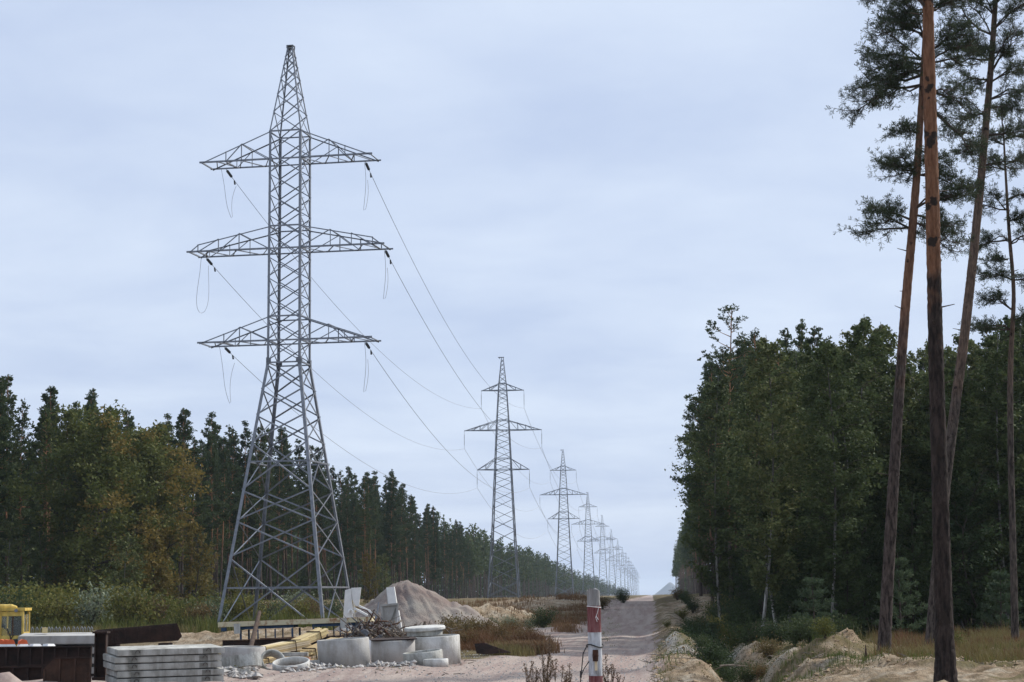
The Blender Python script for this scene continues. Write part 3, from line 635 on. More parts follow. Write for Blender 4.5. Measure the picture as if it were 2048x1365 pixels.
for li in range(3):
    for si in range(2):
        a = P1 + Rm @ tips_local[li * 2 + si]
        zl, zu, L = ARMS2[li]; sx = -1 if si == 0 else 1
        b_ = PYL[0] + Vector((sx * L, 0, zl - 3.0))
        dvec = (b_ - a); slope = -4 * 4.6 / dvec.length
        u = (dvec.normalized() + Vector((0, 0, slope))).normalized()
        e_ = a + u * 2.3
        insulator(a, e_, f'short dark tension insulator at the {lev[li]} arm of the nearest pylon, {side[si]} side', thick=.105)
        r = thing('power_cable', e_, f'thin sagging cable from the {lev[li]} {side[si]}-side arm of the nearest pylon to the second', 'cable', 'overhead cables between pylons')
        pts = [p - e_ for p in catenary(e_, b_, 4.3)]
        MB().tube(pts, .018, 5).build('conductor', M['wire'], r)
        # loose end hanging in a loop from the tension clamp
        g = np.random.default_rng(li * 2 + si); h = 3.5 + .25 * li * (1 - si); s0 = a - e_ + Vector((-.3, -.2, 0))
        if si == 0 and li == 1:
            lp = [s0 + Vector((-.15 * math.sin(t * 3.1) + 1.35 * t, 0, -h * math.sin(math.pi * min(t, .999)) ** .75)) for t in np.linspace(0, .97, 24)]
            lp = [s0 + Vector((-.25 * math.sin(math.pi * t) + (u * 2.3).x * t + (.75 * math.sin(math.pi * t) * (t - .5) * 2), (u * 2.3).y * t, (u * 2.3).z * t - h * (math.sin(math.pi * t) ** .6))) for t in np.linspace(0, 1, 26)]
        elif si == 0:
            lp = [s0 + Vector((.75 * t * t + .1 * math.sin(t * 5), .5 * t, -h * t)) for t in np.linspace(0, 1, 14)] + [s0 + Vector((.75 - .25 * math.sin(t * 2.2) + .25 * t * t, .5 + .9 * t, -h + (h - 1.0) * t)) for t in np.linspace(.04, 1, 14)]
        else:
            lp = [s0 + Vector((.25 + .1 * math.sin(t * 4), .2 * t, -h * t)) for t in np.linspace(0, 1, 14)] + [s0 + Vector((.3 + .12 * math.sin(t * 3), .2 + 1.0 * t, -h + (h - 1.1) * t)) for t in np.linspace(.04, 1, 14)]
        MB().tube(lp, .014, 5).build('hanging_loop', M['wire'], r)
        MB().tube([u * .5, u * .72 - Vector((0, 0, .22))], [.05, .07], 6).build('damper', M['insul'], r)
        # suspension strings and further spans
        for q in range(0, 5):
            pa = PYL[q] + Vector((sx * L, 0, zl)); pb = pa - Vector((0, 0, 3.0))
            if q < 3: insulator(pa, pb, f'thin suspension insulator under the {lev[li]} {side[si]}-side arm of the {ordn[q]} pylon', thick=.05)
            if q < 4:
                pn = PYL[q + 1] + Vector((sx * L, 0, zl - 3.0))
                r2 = MB().tube([p - pb for p in catenary(pb, pn, 5.0, 30)], .024 + .005 * q, 4).build('power_cable', M['wire'], loc=pb)
                tag(r2, f'faint cable on the {lev[li]} {side[si]}-side arms between the {ordn[q]} and {ordn[q + 1]} pylon', 'cable', 'overhead cables between pylons')

# ================================================================= TREES
def trunk_mesh(name, H, r0, r1, g, bend=.25, n=8, m_=None, seg=9):
    zs_ = np.linspace(-.3, H, seg); bx = bend * (g.random() - .5); by = bend * (g.random() - .5)
    pts = [(bx * math.sin(z / H * 3) * 2, by * math.sin(z / H * 2.4) * 2, z) for z in zs_]
    rad = [r0 * (1.35 if z <= 0 else 1) + (r1 - r0) * max(z, 0) / H for z in zs_]
    return pts, rad
def pine_proto(seed, H, cb, Rr, nw, nt_, size, air=0.0):
    """Pine: whorls of limbs with needle plates at their ends, a bare trunk below."""
    g = np.random.default_rng(seed); pts, rad = trunk_mesh('t', H, .15, .025, g, .5)
    tm = MB().tube(pts, rad, 8, noise=.06, seed=seed); cents = []; bias = []; szs = []
    pz = [p[2] for p in pts]; side = g.random() * 6.28
    for q in range(nw):
        rel = (q + .4 * g.random()) / nw; h0 = H * (cb + (1 - cb) * rel * .985)
        for k in range(5 if rel < .85 else 4):
            if g.random() < .16 + .2 * (rel < .2): continue
            h = h0 + .22 * g.normal()
            if h > H * .99: h = H * .985
            az = k * 1.257 + q * .83 + .45 * g.normal()
            ln = (Rr * (1 - rel) ** (.85 - .33 * air) * (.75 + .25 * math.cos(az - side)) + .28) * (.55 + .62 * g.random()) * min(1, .55 + rel * 3)
            up = math.radians(-6 + 46 * rel + 12 * g.normal()); d = np.array([math.cos(az) * math.cos(up), math.sin(az) * math.cos(up), math.sin(up)])
            base = np.array([np.interp(h, pz, [p[i] for p in pts]) for i in range(2)] + [h])
            e_ = base + d * ln + np.array([0, 0, .12 * ln]); mid = base + d * ln * .5 - np.array([0, 0, .04 * ln])
            tm.tube([base, mid, e_], [.03 + .008 * ln, .02, .006], 3, caps=False)
            kk = max(4, int(nt_ * (.3 + ln / Rr))); s_ = (.30 + .20 * air) + (.75 - .2 * air) * g.random(kk) ** .7
            wv = np.cross(d, [0, 0, 1]); wv /= np.linalg.norm(wv) + 1e-9
            c_ = base + (mid - base) * np.minimum(1, s_ * 2)[:, None] + (e_ - mid) * np.clip(s_ * 2 - 1, 0, 1.1)[:, None]
            c_ = c_ + wv * (g.normal(size=(kk, 1)) * (.10 + .17 * ln * s_[:, None])) + np.array([0, 0, 1]) * (.10 * g.normal(size=(kk, 1)) + .03)
            cents.append(c_); bias.append(np.repeat((d * .7 + np.array([0, 0, .6]))[None], kk, 0)); szs.append(np.full(kk, size * (.55 + .5 * min(1, ln / Rr))))
    cents.append(np.array([[pts[-1][0], pts[-1][1], H - .1 * z] for z in range(5)])); bias.append(np.tile([0, 0, 1.2], (5, 1))); szs.append(np.full(5, size * .6))
    for q in range(6):
        h = H * (cb - .22 + .2 * g.random()); az = g.random() * 6.28; l_ = .4 + .9 * g.random()
        tm.tube([(0, 0, h), (math.cos(az) * l_, math.sin(az) * l_, h - .15 * l_)], [.02, .006], 3, caps=False)
    c_ = np.concatenate(cents); bi = np.concatenate(bias)
    V, Fc = tufts(c_, np.concatenate(szs), 7, g, bi, .20)
    return tm.mesh('pine_trunk', M['pinebark'], True), MB().add(V, Fc).mesh('pine_crown', M['needle'])
def broad_proto(seed, H, cb, Rr, nclus, nl, lsize, leaf, bark, r0=.11, droop=.25, flat=.3, profile=None, limb=.45):
    g = np.random.default_rng(seed); pts, rad = trunk_mesh('t', H, r0, .012, g, 1.3)
    tm = MB().tube(pts, rad, 8); cents = []
    pz = [p[2] for p in pts]
    for q in range(nclus):
        t = (q + g.random()) / nclus; h = H * (cb + (1 - cb) * t); rel = t
        pr = profile(rel) if profile else (math.sin(math.pi * (0.12 + .80 * rel)) ** .8)
        ln = Rr * pr * (.45 + .65 * g.random()); az = q * 2.39996 + g.random()
        base = np.array([np.interp(h - ln * limb, pz, [p[0] for p in pts]), np.interp(h - ln * limb, pz, [p[1] for p in pts]), max(.3, h - ln * limb)])
        e_ = np.array([base[0] + math.cos(az) * ln, base[1] + math.sin(az) * ln, h - droop * ln * .3])
        mid = (base + e_) / 2 + np.array([0, 0, .12 * ln])
        tm.tube([base, mid, e_], [max(.012, r0 * .25 * (1 - rel)), .012, .005], 3, 1, caps=False)
        k = int(nl * (.5 + .8 * pr)); s_ = .35 + .75 * g.random(k)
        c_ = base + (e_ - base) * s_[:, None] + g.normal(size=(k, 3)) * np.array([.22, .22, .17]) * max(.4, ln * .45)
        c_[:, 2] -= droop * np.abs(g.normal(size=k)) * .35
        cents.append(c_)
    c_ = np.concatenate(cents); V, Fc = leaves(c_, lsize, g, flat)
    return tm.mesh('trunk', [bark, M['branch']], True), MB().add(V, Fc).mesh('crown', leaf)
def plant(name, protos, loc, label, cat, group, g, scale=1.0, tilt=.02, names=('trunk', 'crown')):
    tr, cr = protos
    r = thing(name, loc, label, cat, group, (tilt * g.normal(), tilt * g.normal(), g.random() * 6.28), scale)
    link(names[0], tr, r); link(names[1], cr, r); return r
PINES = [pine_proto(100 + k, 22, [.42, .5, .36, .55, .30, .46][k], [2.7, 2.5, 3.0, 2.8, 2.4, 2.2][k], [24, 21, 27, 19, 29, 23][k], 19, .33) for k in range(6)]
PINES += [pine_proto(120 + k, 22, [.38, .45][k], [3.3, 2.9][k], [19, 17][k], 36, .19, 1.0) for k in range(2)]
gt = np.random.default_rng(77)
npine = 0
def put_pine(x, y, H, label, group, k=None, sx=1.0):
    global npine
    k = int(gt.integers(6)) if k is None else k
    if H is None: H = topH(x, y, gt, 95 if x < 0 else 75)
    s_ = H / 22; npine += 1
    return plant('pine_tree', PINES[k], (x, y, tz(x, y) - .05), label, 'pine tree', group, gt, (s_ * sx, s_ * sx, s_))
OUT_R = np.array([(1340, 1105), (1356, 1085), (1372, 970), (1385, 890), (1400, 810), (1420, 770), (1440, 750), (1480, 725), (1520, 692), (1560, 720), (1600, 665), (1650, 690), (1700, 672), (1740, 650), (1790, 700), (1830, 715), (1870, 690), (1920, 715), (1960, 680), (2048, 650), (2300, 640)], float)
OUT_L = np.array([(-300, 745), (0, 752), (40, 805), (95, 765), (130, 805), (155, 780), (215, 825), (265, 832), (310, 850), (375, 822), (440, 842), (500, 870), (560, 850), (640, 908), (700, 928), (730, 938), (785, 950), (820, 985), (870, 1018), (920, 1042), (960, 1055), (1020, 1082), (1060, 1095), (1100, 1112), (1150, 1140), (1190, 1152), (1240, 1174), (1290, 1190)], float)
def topH(x, y, g_, slack=45, H0=30):
    """height of a tree at x, y that reaches the skyline the woods have"""
    px = 1305 + (x / y) * F; O = OUT_R if x > 0 else OUT_L
    yo = np.interp(px, O[:, 0], O[:, 1]) - (16 if x < 0 else 26) * (F / 20000 if y > 400 else 1) + slack * g_.random() ** 1.3; hor = 1190 + (1305 - px) * .0087
    return float(min(H0, max(5.0, (hor - yo) * y / F + 2.2 - tz(x, y))))
GL = 'pines of the forest beyond the pylon line'
LL = 'slender Scots pine with dark crown in the forest edge beyond the pylon line'
LL2 = 'dark pine standing deep inside the forest beyond the pylon line'
def edge(y): return -52 - 5 * (1 - sst(150, 215, y)) + 4.0 * sst(230, 330, y)
y = 152.0
while y < 540:
    put_pine(float(edge(y)) - 3.2 * gt.random(), y + gt.random(), None, LL, GL); y += 3.6 + 1.0 * gt.random() + .004 * (y - 150)
y = 150.0
while y < 480:
    put_pine(float(edge(y)) - 5 - 4 * gt.random(), y + gt.random() * 3, None, LL2, GL); y += 5.6 + 1.2 * gt.random()
y = 160.0
while y < 330:
    put_pine(float(edge(y)) - 11 - 9 * gt.random(), y + gt.random() * 3, None, LL2, GL); y += 6.5
# tall pines that stand out of the left edge
for px, Y, H, k, lab in ((95, 176, None, 3, 'tall pine with long bare orange trunk at the near end of the far forest'),
                         (785, 318, None, 4, 'pointed pine rising above the forest just behind the gravel heap'),
                         (378, 205, None, 0, 'tall pine between the oak and the nearest pylon'),
                         (728, 286, None, 0, 'bushy pine rising behind the foot of the nearest pylon'),
                         (872, 388, None, 4, 'pointed pine standing out of the forest between heap and second pylon')):
    put_pine(pxx(px, Y), Y, H, lab, GL, k)
# right-hand forest: side face along the road
GR = 'pines of the forest beside the road'
y = 128.0
LR = 'tall Scots pine in the forest edge close beside the gravel road'
while y < 340:
    put_pine(6.7 + 1.6 * gt.random() + max(0, y - 200) * .021, y + gt.random(), None, LR, GR, 6 + int(gt.integers(2)) if y < 260 and gt.random() < .5 else None); y += 5.2 + 1.5 * gt.random()
y = 112.0
while y < 300:
    put_pine(9.5 + 4 * gt.random() + max(0, y - 200) * .015, y + gt.random() * 3, None, 'dark pine standing inside the forest beside the road', GR); y += 7.5
for x in np.arange(14, 34, 2.6):
    put_pine(x, 112 + 14 * gt.random(), None, 'dark pine standing inside the forest beside the road', GR)
put_pine(pxx(1463, 150), 150, 23.2, 'tallest airy pine rising above the birches beside the road', GR, 6, 1.2)
put_pine(pxx(1402, 215), 215, None, 'leaning airy pine at the road end of the birch wood', GR, 7)
put_pine(pxx(1425, 182), 182, None, 'high pine just behind the tallest one beside the road', GR, 7)
y = 350.0
while y < 800:
    put_pine(10.5 + 3.5 * gt.random() + (y - 350) * .006, y, None, 'small distant pine where the road forest ends', GR); y += 9 + 3 * gt.random()
# farther forest and added fill trees as one mass
g = np.random.default_rng(8); fb = MB(); tb = MB()
def far_tree(x, y, H, nb):
    H = topH(x, y, g, 30); z0 = tz(x, y); t = np.sqrt(g.random(nb)); rel = 1 - t; az = g.random(nb) * 6.28; rr = 2.2 * (t * .9 + .1) * np.sqrt(g.random(nb))
    c_ = np.stack([x + rr * np.cos(az), y + rr * np.sin(az), z0 + H * (.40 + .60 * rel)], -1)
    V, Fc = tufts(c_, .85, 3, g, np.tile([0, 0, .6], (nb, 1)), .32); fb.add(V, Fc)
    tb.tube([(x, y, z0 - .3), (x, y, z0 + H * .9)], [.16, .05], 4, caps=False)
y = 545.0
while y < 4300:
    for q in range(2): far_tree(-48 - 9 * q - 5 * g.random() - 3 * sst(540, 600, y), y + 4 * g.random(), 19.5 + 3.5 * g.random(), 90 if y < 1200 else 40)
    y += 5 + (y - 540) * .006
y = 800.0
while y < 1150:
    for q in range(2): far_tree(12.5 + 5 * q + 3 * g.random(), y, 18 + 3 * g.random(), 80)
    y += 9
def fill_tree(x, y, H, nb):
    z0 = tz(x, y); t = g.random(nb); az = g.random(nb) * 6.28; rr = (1.9 * (1 - t * .7) + .3) * np.sqrt(g.random(nb))
    c_ = np.stack([x + rr * np.cos(az), y + rr * np.sin(az), z0 + .3 + H * t], -1)
    V, Fc = tufts(c_, .75, 3, g, np.tile([0, 0, .6], (nb, 1)), .34); fb.add(V, Fc)
    tb.tube([(x, y, z0 - .3), (x, y, z0 + H * .8)], [.12, .04], 4, caps=False)
y = 128.0
while y < 560:
    for q in range(4): fill_tree(float(edge(y)) - 15 - 7 * q - 5 * g.random(), y + 5 * g.random(), 9 + 6 * g.random() + 2 * q, 95)
    y += 4.2
y = 560.0
while y < 2600:
    for q in range(2): fill_tree(-60 - 7 * q - 4 * g.random(), y + 5 * g.random(), 11 + 5 * g.random(), 60)
    y += 5 + (y - 560) * .008
y = 110.0
while y < 560:
    for q in range(3): fill_tree(15 + 6 * q + 4 * g.random() + (4 if y > 330 else 0), y + 4 * g.random(), 9 + 6 * g.random(), 90)
    y += 5.0
y = 122.0  # fill trees added inside the wood's edge to shade the road evenly
while y < 420:
    x0 = 9.2 + max(0, y - 200) * .021
    for q in range(3):
        xx = x0 + 2.2 * q + 1.2 * g.random(); yy = y + 2 * g.random(); fill_tree(xx, yy, .82 * topH(xx, yy, g, 30), 110)
    y += 2.6
for x in np.arange(14, 40, 2.2):
    for q in range(2): fill_tree(x + g.random(), 116 + 8 * q + 4 * g.random(), 10 + 4 * g.random(), 90)
y = 800.0
while y < 1150:
    fill_tree(15 + 4 * g.random(), y, 10, 60); y += 7
o = fb.build('far_and_fill_forest', M['needle']); tag(o, kind='stuff'); 
o2 = tb.build('far_and_fill_trunks', M['pinebark_grey'], smooth=True); tag(o2, kind='stuff')

# birches and other broadleaves of the right-hand wood
BIRCH = [broad_proto(200 + k, 14, [.20, .12, .10, .16][k], [2.0, 2.0, 2.4, 2.0][k], 88, [125, 140, 145, 140][k], .088, M['birchleaf'] if k < 3 else M['darkleaf'], M['birchbark' if k == 0 else 'birchbark2'], .085, .5) for k in range(4)]
UNDER = [broad_proto(230 + k, 7, .05, 2.3, 44, 110, .085, M['darkleaf'], M['darkbark'], .06, .35) for k in range(3)]
gb2 = np.random.default_rng(31)
GB = 'birches of the wood beside the road'; LB = 'leafy slender birch in the dense wood beside the road'
for row, Y0, n_, x0, x1, H0 in ((0, 88, 9, 6.9, 19.0, 12.8), (1, 94, 9, 6.6, 21.5, 13.6), (2, 101, 9, 6.8, 24.0, 14.4), (3, 109, 8, 7.0, 26.0, 15.6)):
    for q in range(n_):
        x = x0 + (x1 - x0) * (q + .6 * gb2.random()) / n_; Yq = Y0 + 4 * gb2.random(); H = topH(x, Yq, gb2, 95 - 12 * row)
        plant('birch_tree', BIRCH[1 + int(gb2.integers(3))], (x, Yq, tz(x, Yq) - .05), LB, 'birch tree', GB, gb2, H / 14)
for px, Y, H, lab in ((1520, 84, None, 'white-barked birch with two bright stem marks at the corner of the wood'), (1660, 83, None, 'leaning pale birch stem behind the young blue-green pine'), (1552, 91, None, 'birch with yellowish top at the corner of the wood'), (1760, 96, None, 'tallest birch top, just left of the leaning pine trunk'), (1440, 118, None, 'yellow-green birch under the tallest airy pine')):
    x = pxx(px, Y); H = topH(x, Y, gb2, 40); plant('birch_tree', BIRCH[0], (x, Y, tz(x, Y) - .05), lab, 'birch tree', GB, gb2, H / 14)
LU = 'dark leafy young tree filling the shade under the birches beside the road'
for q in range(26):
    x = 6.4 + 15 * gb2.random(); Yq = 84 + 20 * gb2.random()
    if x < 6.8 and Yq < 88: continue
    plant('young_tree', UNDER[q % 3], (x, Yq, tz(x, Yq)), LU, 'young tree', 'undergrowth trees beside the road', gb2, .55 + .5 * gb2.random())
for q in range(14):
    x = 6.0 + 1.8 * gb2.random(); Yq = 105 + 95 * gb2.random()
    plant('young_tree', UNDER[q % 3], (x, Yq, tz(x, Yq)), LU, 'young tree', 'undergrowth trees beside the road', gb2, .45 + .4 * gb2.random())
# young pines at the wood's foot
def young_pine(seed, H, Rr):
    g = np.random.default_rng(seed); tm = MB().tube([(0, 0, -.1), (0, 0, H * .5), (.03, 0, H)], [.045, .03, .008], 6); C = []; B = []
    nw = int(H / .5)
    for q in range(nw):
        h = .25 + (H - .3) * q / nw; ln = Rr * (1 - q / nw) ** .8 * (.9 + .2 * g.random()) + .12
        for k in range(6):
            az = k * 1.047 + q * .5 + .3 * g.random(); d = np.array([math.cos(az), math.sin(az), .35 + .4 * q / nw]); d /= np.linalg.norm(d)
            tm.tube([(0, 0, h), tuple(np.array([0, 0, h]) + d * ln)], [.012, .004], 3, caps=False)
            s_ = .25 + .75 * g.random(16); C.append(np.array([0, 0, h]) + d * ln * s_[:, None] + g.normal(size=(16, 3)) * .045); B.append(np.tile(d * .9 + np.array([0, 0, .35]), (16, 1)))
    V, Fc = tufts(np.concatenate(C), .13, 8, g, np.concatenate(B), .11)
    return tm.mesh('trunk', M['branch'], True), MB().add(V, Fc).mesh('crown', M['needle_young'])
YP = [young_pine(1, 2.7, .95), young_pine(2, 3.2, 1.0)]
for px, Y, s_, k, lab in ((1628, 79, 1.0, 0, 'young blue-green pine in front of the birch stems'), (1800, 80, 1.05, 1, 'young pine half hidden behind the leaning pine trunk'), (2000, 82, .95, 1, 'young dark pine beside the thin forked pine'), (1425, 96, .6, 0, 'small bushy pine on the far bank of the ditch')):
    x = pxx(px, Y); plant('young_pine', YP[k], (x, Y, tz(x, Y) - .05), lab, 'young pine', 'young pines at the foot of the wood', gb2, s_)

# oak and other broadleaves on the far-forest side
def oak(seed, H, Rr, leafA, leafB):
    g = np.random.default_rng(seed); tm = MB(); CA, CB = [], []
    tr = [(0, 0, -.3), (.1, 0, 2), (-.1, .1, 4.5), (.15, 0, 7.5), (0, -.1, 11), (.1, 0, H * .85)]
    tm.tube(tr, [.55, .40, .36, .28, .18, .05], 10, noise=.08, seed=seed)
    for q in range(26):
        t = (q + g.random()) / 26; h = 1.8 + (H * .86 - 1.8) * t; az = q * 2.4 + g.random() * .5; rel = h / H
        ln = Rr * (1 + .12 * math.cos(az)) * (math.sin(math.pi * min(1, .16 + .82 * rel)) ** .75) * (.7 + .45 * g.random()); up = .25 + .6 * rel + .3 * (g.random() - .5)
        b0 = np.array([0, 0, h]); d = np.array([math.cos(az), math.sin(az), up]); d /= np.linalg.norm(d)
        P_ = [b0]; 
        for s_ in range(1, 5): P_.append(b0 + d * ln * s_ / 4 + g.normal(size=3) * .14 * ln * s_ / 4 - np.array([0, 0, .05 * ln * (s_ / 4) ** 2]))
        tm.tube(P_, np.linspace(.16 * (1 - .75 * rel) + .03, .02, 5), 5, caps=False)
        for s_ in range(1, 5):
            for w_ in range(3):
                d2 = d * .5 + rand_dirs(1, g)[0]; l2 = ln * .28 * (.6 + .6 * g.random()); e_ = P_[s_] + d2 * l2
                tm.tube([P_[s_], e_], [.025, .008], 3, caps=False)
                k = 85; c_ = e_ + g.normal(size=(k, 3)) * np.array([.50, .50, .34])
                gold = d2[0] * .25 + P_[s_][0] / Rr * .7 - rel * .55 + .30 * g.normal() > .30
                (CB if gold else CA).append(c_)
    a = MB().add(*leaves(np.concatenate(CA), .165, g, .25)); b2_ = MB().add(*leaves(np.concatenate(CB), .165, g, .25))
    return tm, a, b2_
ox = gnd(180, 168)
r = thing('oak_tree', ox, 'large spreading oak turning golden, behind the yellow machine', 'oak tree')
tm, a_, b_ = oak(3, 18.8, 5.6, None, None)
tm.build('trunk', M['darkbark'], r, True); a_.build('crown', M['oakleaf'], r); b_.build('golden_foliage', M['goldleaf'], r)
ox = gnd(292, 188)
r = thing('oak_tree', ox, 'second oak crown rising between the large oak and the pines', 'oak tree')
tm, a_, b_ = oak(9, 19.0, 4.2, None, None)
tm.build('trunk', M['darkbark'], r, True); a_.build('crown', M['oakleaf'], r); b_.build('golden_foliage', M['goldleaf'], r)
SAP = [broad_proto(260 + k, 8, .08, 1.7, 50, 75, .10, [M['shrubleaf'], M['birchleaf'], M['brownleaf'], M['goldleaf']][k], [M['birchbark'], M['birchbark'], M['darkbark'], M['darkbark']][k], .07, .4) for k in range(4)]
for px, Y, s_, k, lab in ((30, 160, 1.15, 1, 'feathery green sapling at the edge of the view behind the yellow machine'), (70, 164, 1.0, 1, 'thin birch sapling between the machine and the bare pine trunk'), (250, 160, .95, 1, 'slim white birch sapling right of the oak trunk'),
                          (375, 172, 1.1, 3, 'yellow-brown young tree right of the large oak'), (330, 170, 1.0, 3, 'golden sapling under the oak branches'), (420, 178, .75, 1, 'green sapling by the near leg of the closest pylon'), (480, 182, .6, 0, 'pale green sapling seen through the pylon legs'), (590, 196, .55, 0, 'pale poplar sapling seen between the pylon legs'),
                          (735, 215, .7, 3, 'yellowing young tree at the top of the gravel heap'), (770, 222, .7, 1, 'green young tree behind the peak of the gravel heap'), (120, 165, .7, 3, 'yellow young tree under the bare pine trunk'), (640, 205, .6, 1, 'young green tree behind the far pylon leg')):
    p = gnd(px, Y); plant('young_tree', SAP[k], p, lab, 'young tree', 'young trees at the far forest edge', gb2, s_)
def shrub_proto(seed, leaf, n_=1500, ls=.07, H=1.6, W=1.1):
    g = np.random.default_rng(seed); tm = MB(); C = []
    for q in range(26):
        az = g.random() * 6.28; l_ = W * (.25 + .8 * g.random()); h = H * (.45 + .6 * g.random())
        e_ = np.array([math.cos(az) * l_, math.sin(az) * l_, h]); tm.tube([(0, 0, -.1), tuple(e_ * np.array([.45, .45, .6])), tuple(e_)], [.018, .012, .004], 3, caps=False)
        k = n_ // 26; s_ = .3 + .75 * g.random(k) ** .8; C.append(e_ * s_[:, None] + g.normal(size=(k, 3)) * np.array([.2, .2, .16]) * W)
    c_ = np.concatenate(C); c_[:, 2] = np.abs(c_[:, 2])
    return tm.mesh('stems', M['branch']), MB().add(*leaves(c_, ls, g)).mesh('leaves', leaf)
SH = {'g': [shrub_proto(300 + k, M['shrubleaf']) for k in range(2)], 's': [shrub_proto(310 + k, M['greyleaf']) for k in range(2)], 'd': [shrub_proto(320 + k, M['darkleaf'], 2200, .06) for k in range(2)], 'b': [shrub_proto(330 + k, M['brownleaf'], 1400) for k in range(2)]}
kinds = {'g': 'yellow-green shrub', 's': 'silvery green willow shrub', 'b': 'browning shrub', 'd': 'dark green shrub'}
def shrub(px, Y, k, s_, label=None, group=None, x=None):
    p = gnd(px, Y) if x is None else Vector((x, Y, tz(x, Y)))
    return plant('shrub', SH[k][int(gb2.integers(2))], p, label or kinds[k] + ' in the scrub below the far forest', 'shrub', group or 'shrubs below the far forest', gb2, s_, .05, ('stems', 'foliage'))
for q in range(66):
    px = -10 + 700 * gb2.random(); Y = 132 + 26 * gb2.random() + max(0, px - 250) * .06
    k = 'gggbggsd'[q % 8] if px < 300 else 'sggbgsgg'[q % 8]
    shrub(px, Y, k, 1.0 + .9 * gb2.random() * (1.1 if px < 260 else .7))
for px, Y, k, s_, lab in ((1085, 130, 'd', .82, 'round dark green bush beside the gravel crossing'), (1060, 131, 's', .42, 'small silvery shrub touching the round dark bush'), (1020, 134, 's', .55, 'pale willow shrub on the gravel flat'), (985, 137, 's', .5, 'small pale willow shrub nearest the gravel heap'), (930, 124, 'd', .45, 'small green shrub before the foot of the gravel heap'),
                          (1248, 225, 'd', .9, 'lone dark shrub on the road crest'), (1205, 205, 'b', .8, 'brown shrub on the sandy bank left of the road'), (1400, 82, 'd', .8, 'dark green bush leaning over the ditch'), (1425, 84, 'd', .75, 'thick dark bush at the head of the ditch'), (1412, 60, 'd', .55, 'dark juniper-like bush on the near ditch wall'), (1440, 57, 'd', .45, 'low dark bush at the bottom of the near ditch wall'),
                          (1465, 92, 'g', .7, 'light green shrub behind the pale sand gully'), (1510, 80, 'd', .75, 'dark shrub right of the pale sand gully'), (1540, 72, 'b', .5, 'reddish brown shrub at the right lip of the gully'), (1480, 104, 'd', 1.0, 'broad dark shrub under the wood by the road bank'), (1590, 74, 'd', .6, 'low dark shrub beneath the birch stems'),
                          (1650, 60, 'g', .35, 'small yellow-green plant on the sand hummocks'), (1905, 66, 'g', .42, 'bright yellow-green plant right of the thick trunk'), (1430, 150, 'g', .8, 'green shrub on the brown road bank'), (1395, 140, 'd', .7, 'dark shrub low on the brown road bank'), (1450, 128, 'd', 1.0, 'dark shrub at the wood edge above the ditch')):
    shrub(px, Y, k, s_, lab, 'shrubs around the road')
for q, (px, Y, k, s_) in enumerate(((1378, 98, 'd', .45), (1392, 112, 'd', .6), (1415, 106, 'd', .7), (1440, 112, 'g', .7), (1375, 132, 'd', .5), (1408, 128, 'b', .6), (1365, 165, 'g', .6), (1385, 178, 'd', .8), (1372, 205, 'd', .8), (1355, 230, 'b', .8), (1350, 88, 'd', .22), (1405, 72, 'd', .35), (1418, 70, 'd', .42), (1335, 112, 'g', .25), (1440, 66, 'd', .45), (1455, 62, 'd', .38), (1495, 70, 'd', .45), (1525, 68, 'b', .35), (1470, 118, 'd', 1.0), (1430, 136, 'd', .9), (1455, 150, 'g', .9), (1560, 76, 'd', .6), (1620, 74, 'd', .55), (1690, 78, 'd', .6))):
    shrub(px, Y, k, s_, {'d': 'low dark green scrub on the ditch and bank beside the road', 'g': 'low light green scrub on the bank beside the road', 'b': 'low brown scrub on the bank beside the road'}[k], 'low scrub along the ditch')

